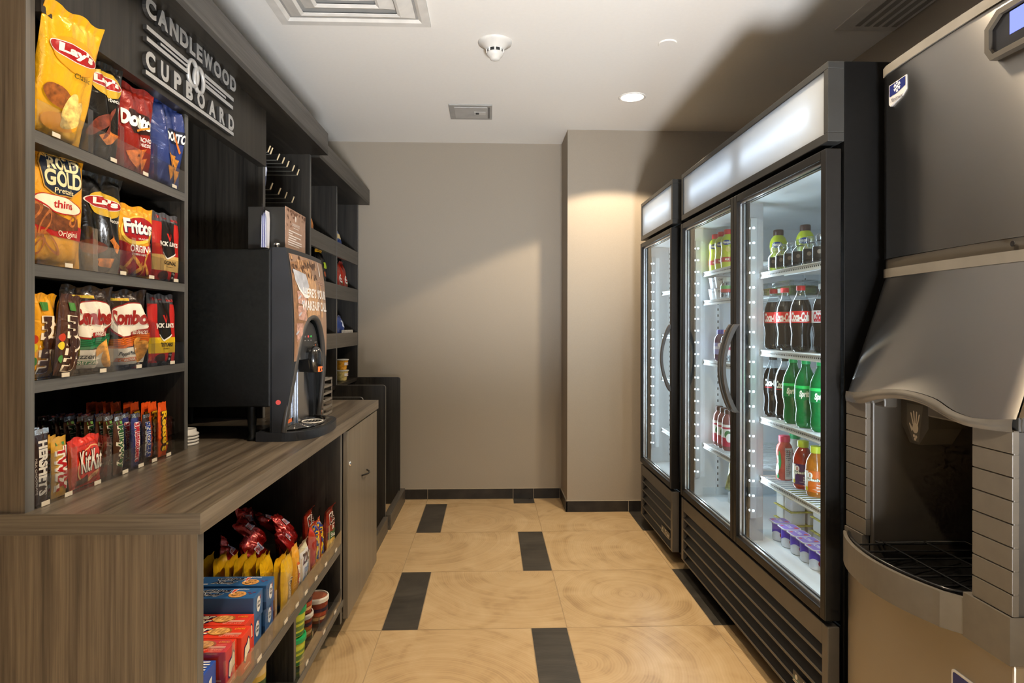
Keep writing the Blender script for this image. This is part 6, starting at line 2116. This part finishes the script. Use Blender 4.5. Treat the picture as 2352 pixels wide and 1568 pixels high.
# snack trays stacked at the back of the floor of the near bay
c0 = clam((1.245, 2.52, zF), 'lidded snack tray at the bottom of the stack beside the light strip', film='A8A04A')
for k, (x, y, z, lab) in enumerate(((1.245, 2.52, zF + .0535, 'lidded snack tray in the middle of the stack beside the light strip'), (1.245, 2.52, zF + .107, 'lidded snack tray topmost in the stack beside the light strip'), (1.30, 2.33, zF, 'lidded snack tray at the bottom of the farther back stack'), (1.30, 2.33, zF + .0535, 'lidded snack tray in the middle of the farther back stack'), (1.30, 2.33, zF + .107, 'lidded snack tray topmost in the farther back stack'))):
    dup(c0, (x, y, z), lab)
# purple yogurts standing in a line
def ay(loc, lab):
    t = thing('yogurt_pot', loc, lab, 'yogurt', 'purple yogurt pots')
    x, y, z = loc
    prof = [(.024, 0), (.027, .003), (.028, .012), (.028, .060), (.030, .072)]
    m = MB().lathe(prof, loc, 20, [0, 0, 0, 0])
    fn = cyl_fn(loc, prof, math.radians(-112))
    m.grid(lambda u, v: fn(-PI + 2 * PI * u, .034 + .032 * v + .006 * math.sin(2 * PI * u * 3) * (1 - v), .0006), 36, 3, 1)
    m.ell(.2, .026, .25, .009, fn, 2, .0012, lim=.15)
    m.build('pot', [mat('pot_white', (.66, .66, .70), .35), I_('5A3FA8'), I_('A02030')], t)
    m = MB().prism([(x + p[0], y + p[1]) for p in rrect(-.034, -.034, .034, .034, .012, 4)], 2, z + .072, z + .0745, 0)
    tp = plane_map((x, y, z + .0745), (.19 * 0 + 0, -1, 0), (1, 0, 0))
    m.shape(rrect(-.031, -.031, .031, .031, .010, 4), tp, 1, .0003)
    m.text('ACTIVIA', (-.026, -.008, .018, .008), tp, 2, bold=.03, off=.0008).ell(.018, .018, .008, .008, tp, 3, .0006).ell(-.018, -.02, .007, .006, tp, 3, .0006)
    m.build('foil_lid', [mat('lid_edge', (.6, .6, .64), .35), I_('7A66C0'), I_('E4E2EE'), I_('B8283A')], t)
    return t
ylab = ['beside the light strip', 'second from the light strip', 'third from the light strip', 'fourth from the light strip', 'fifth from the light strip', 'nearest the door hinge']
a0 = None
for k, (x, y) in enumerate(((1.137, 2.452), (1.137, 2.374), (1.137, 2.300), (1.137, 2.228), (1.133, 2.156), (1.135, 2.084))):
    lab = 'purple lidded yogurt pot, %s on the cooler floor' % ylab[k]
    if a0 is None:
        a0 = ay((x, y, zF), lab)
    else:
        dup(a0, (x, y, zF), lab)
# juices on the low shelf of the near bay
zD = SDD + .0012
SP = [(.027, 0), (.031, .004), (.033, .012), (.0335, .020), (.0335, .088), (.034, .094), (.0335, .104), (.030, .122), (.021, .140), (.0165, .146), (.016, .150)]
SPC = [(.0185, .147), (.0190, .149), (.0190, .168), (.0175, .170), (0, .170)]
def splash(juice, c1, c2, txt):
    def art(m, fn, mats):
        mats += [I_(c1), I_('E9ECE6'), I_('2E6A3E'), I_(c2)]
        k = len(mats)
        band(m, fn, .018, .090, k - 4)
        m.shape([(-1.6, .020), (-.85, .020), (-.75, .088), (-1.6, .088)], fn, k - 3, .0012, .15)
        m.ell(-.55, .074, .24, .010, fn, k - 3, .0018, lim=.12).text('8', (-.62, .067, -.48, .081), fn, 0, bold=.05, off=.0024)
        m.text('Splash', (-.98, .052, .35, .066), fn, k - 2, bold=.10, off=.0016, lim=.12).text('Splash', (-.96, .053, .33, .065), fn, k - 3, bold=.04, off=.0022, lim=.12)
        m.text(txt[0], (.05, .040, .62, .046), fn, k - 3, bold=.02, off=.0014, lim=.15).text(txt[1], (.05, .032, .62, .038), fn, k - 3, bold=.02, off=.0014, lim=.15)
        m.rect(-.3, .027, .6, .0282, fn, k - 3, .0014, .2).rect(.1, .022, .6, .0245, fn, k - 3, .0014, .2)
        m.ell(-.95, .028, .2, .007, fn, k - 1, .0020, lim=.15)
    return art
ycap = mat('cap_lime', 'BCC83A', .35)
bottle('juice_bottle', 'red juice bottle with purple label and lime cap on the low shelf', (1.125, 2.245, zD), SP, 0, [mat('juice_red', '9E2A10', .12, coat=.5)], SPC, ycap, splash('r', '46205E', 'C8B83A', ('Berry', 'Blend')))
bottle('juice_bottle', 'orange juice bottle with lime cap nearest the door hinge', (1.118, 2.140, zD), SP, 0, [mat('juice_orange', 'A8651A', .12, coat=.5)], SPC, ycap, splash('o', 'C8641E', 'D8C83A', ('Tropical', 'Blend')))
dup(D.objects[[o.name for o in D.objects if o.name.startswith('juice_bottle')][-1]], (1.20, 2.105, zD), 'orange juice bottle with lime cap standing behind the front one')
VF = [(.026, 0), (.030, .005), (.0305, .03), (.0275, .058), (.026, .068), (.0295, .095), (.030, .112), (.026, .128), (.0195, .138), (.0185, .144)]
def fus_art(m, fn, mats):
    mats += [I_('C8CCCC'), I_('6A7074'), I_('2E8A4E'), I_('C84A3A'), I_('E4E6E2')]
    k = len(mats)
    m.shape([(.15, .006), (1.25, .006), (1.25, .122), (.15, .122)], fn, k - 5, .0010, .12)
    for q in range(14):
        m.rect(.25, .112 - .0072 * q, .62 + .4 * ((q * 37) % 10) / 10, .1145 - .0072 * q, fn, k - 4, .0016, .3)
    m.ell(-.55, .075, .22, .035, fn, k - 3, .0010, lim=.12).ell(-.9, .10, .25, .012, fn, k - 2, .0012, lim=.12).ell(-.9, .040, .3, .022, fn, k - 1, .0012, lim=.12).ell(-.75, .016, .22, .009, fn, k - 3, .0012, lim=.12)
    m.text('V8', (-1.0, .078, -.70, .092), fn, k - 1, bold=.06, off=.0018)
rosec = mat('cap_rose', 'B83A54', .35)
bottle('vegetable_juice_bottle', 'red vegetable juice bottle with rose cap and silver side label', (1.118, 2.375, zD), VF, 0, [mat('sleeve_tomato', 'A84A3E', .25, var=.3, scale=40)], [(a * 1.08, b_ - .004) for a, b_ in SPC], rosec, fus_art)
wb_ = bottle('dairy_drink_bottle', 'white drink bottle with green cap beside the light strip', (1.150, 2.425, zD), VF, 0, [mat('sleeve_white', 'B4B4AA', .3, var=.05)], [(a * 1.08, b_ - .004) for a, b_ in SPC], grcap, lambda m, fn, mats: (mats.extend([I_('7A2A2A'), I_('50504E')]), m.text('DRINK', (-.2, .03, .3, .09), fn, 2, off=.001, rot=-90, lim=.2), m.ell(.8, .06, .2, .03, fn, 1, .001, lim=.15)))
wb_.location = (1.205, 2.62, zD) if False else (1.190, 2.440, zD)
dup(wb_, (1.26, 2.34, zD), 'white drink bottle with green cap behind the rose capped bottle')
# clear boxed food further back, seen over the bottles
def deli(loc, lab, c):
    t = thing('deli_box', loc, lab, 'food box', 'clear deli boxes')
    x, y, z = loc
    MB().box(x - .055, x + .055, y - .08, y + .08, z + .003, z + .040, 0, .01).build('food', mat('food_' + c, c, .6, var=.6, scale=45), t)
    MB().box(x - .062, x + .062, y - .088, y + .088, z, z + .030, 0, .004).box(x - .064, x + .064, y - .09, y + .09, z + .030, z + .034, 0).box(x - .058, x + .058, y - .084, y + .084, z + .034, z + .062, 0, .006).build('box', pet, t)
    MB().box(x - .0635, x - .0625, y - .05, y + .05, z + .012, z + .030).build('paper_label', mat('deli_label', (.55, .56, .52), .5), t)
    return t
zf2b = SFAR[1] + .0012
d0 = deli((1.265, 2.60, zf2b), 'clear box of salad behind the cola bottles, beside the light strip', '5A6A2A')
deli((1.405, 2.62, zf2b), 'clear box of sandwiches behind the cola bottles, in the middle', '8A6A3A')
deli((1.265, 2.80, zf2b), 'clear box of wraps on the far bay shelf behind the yogurt', '9A8A4A')
deli((1.545, 2.62, zf2b), 'clear box of greens behind the cola bottles, nearest the cooler back', '3E5A24')
# leaning clear pack on the floor of the far bay
t = thing('salad_pack', (1.17, 2.93, zF), 'clear salad pack leaning on a small tray in the far bay', 'food pack')
b = Bag(.12, .20, .05, 51, nu=16, nv=20, crumple=2)
b.A('rect', -.6, .35, .6, .65, m=1, off=.001, lim=.2).A('text', 'SALAD', (-.45, .54, .45, .61), m=2, off=.0016, bold=.02)
o = b.build('pack', [mat('salad_film', '8A8A50', .15, var=.5, scale=40, coat=.6), I_('B8A0A0'), I_('4A5A2A')], base=(0, 0, 0))
o.parent = t
o.location = (-.015, 0, .052)
o.rotation_euler = (-.25, .25, PI + .75)
MB().box(1.13, 1.21, 2.88, 2.98, zF, zF + .05, 0, .006).build('tray', mat('tray_plastic', (.56, .57, .56), .3), t)
# far cooler
bottle('juice_bottle', 'clear drink bottle on the top shelf of the smaller cooler', (1.14, 3.72, 1.4512), SMP, 0, [pet], SMC, mat('cap_pale', 'B8C0B8', .35), sm_art('9A8A7A', '5A4A3A'))
deli((1.16, 3.74, 1.1912), 'clear food box on the middle shelf of the smaller cooler', '7A6A5A')
# ================================================================== turn the left-hand furniture a hair off the tile grid
AL = -.009
RM = Matrix.Rotation(AL, 4, 'Z')
PV = Vector((-.9, 2.2, 0))
for o in LEFT:
    o.location = PV + RM @ (Vector(o.location) - PV)
    e = o.rotation_euler.to_matrix().to_4x4()
    o.rotation_euler = (RM @ e).to_euler()
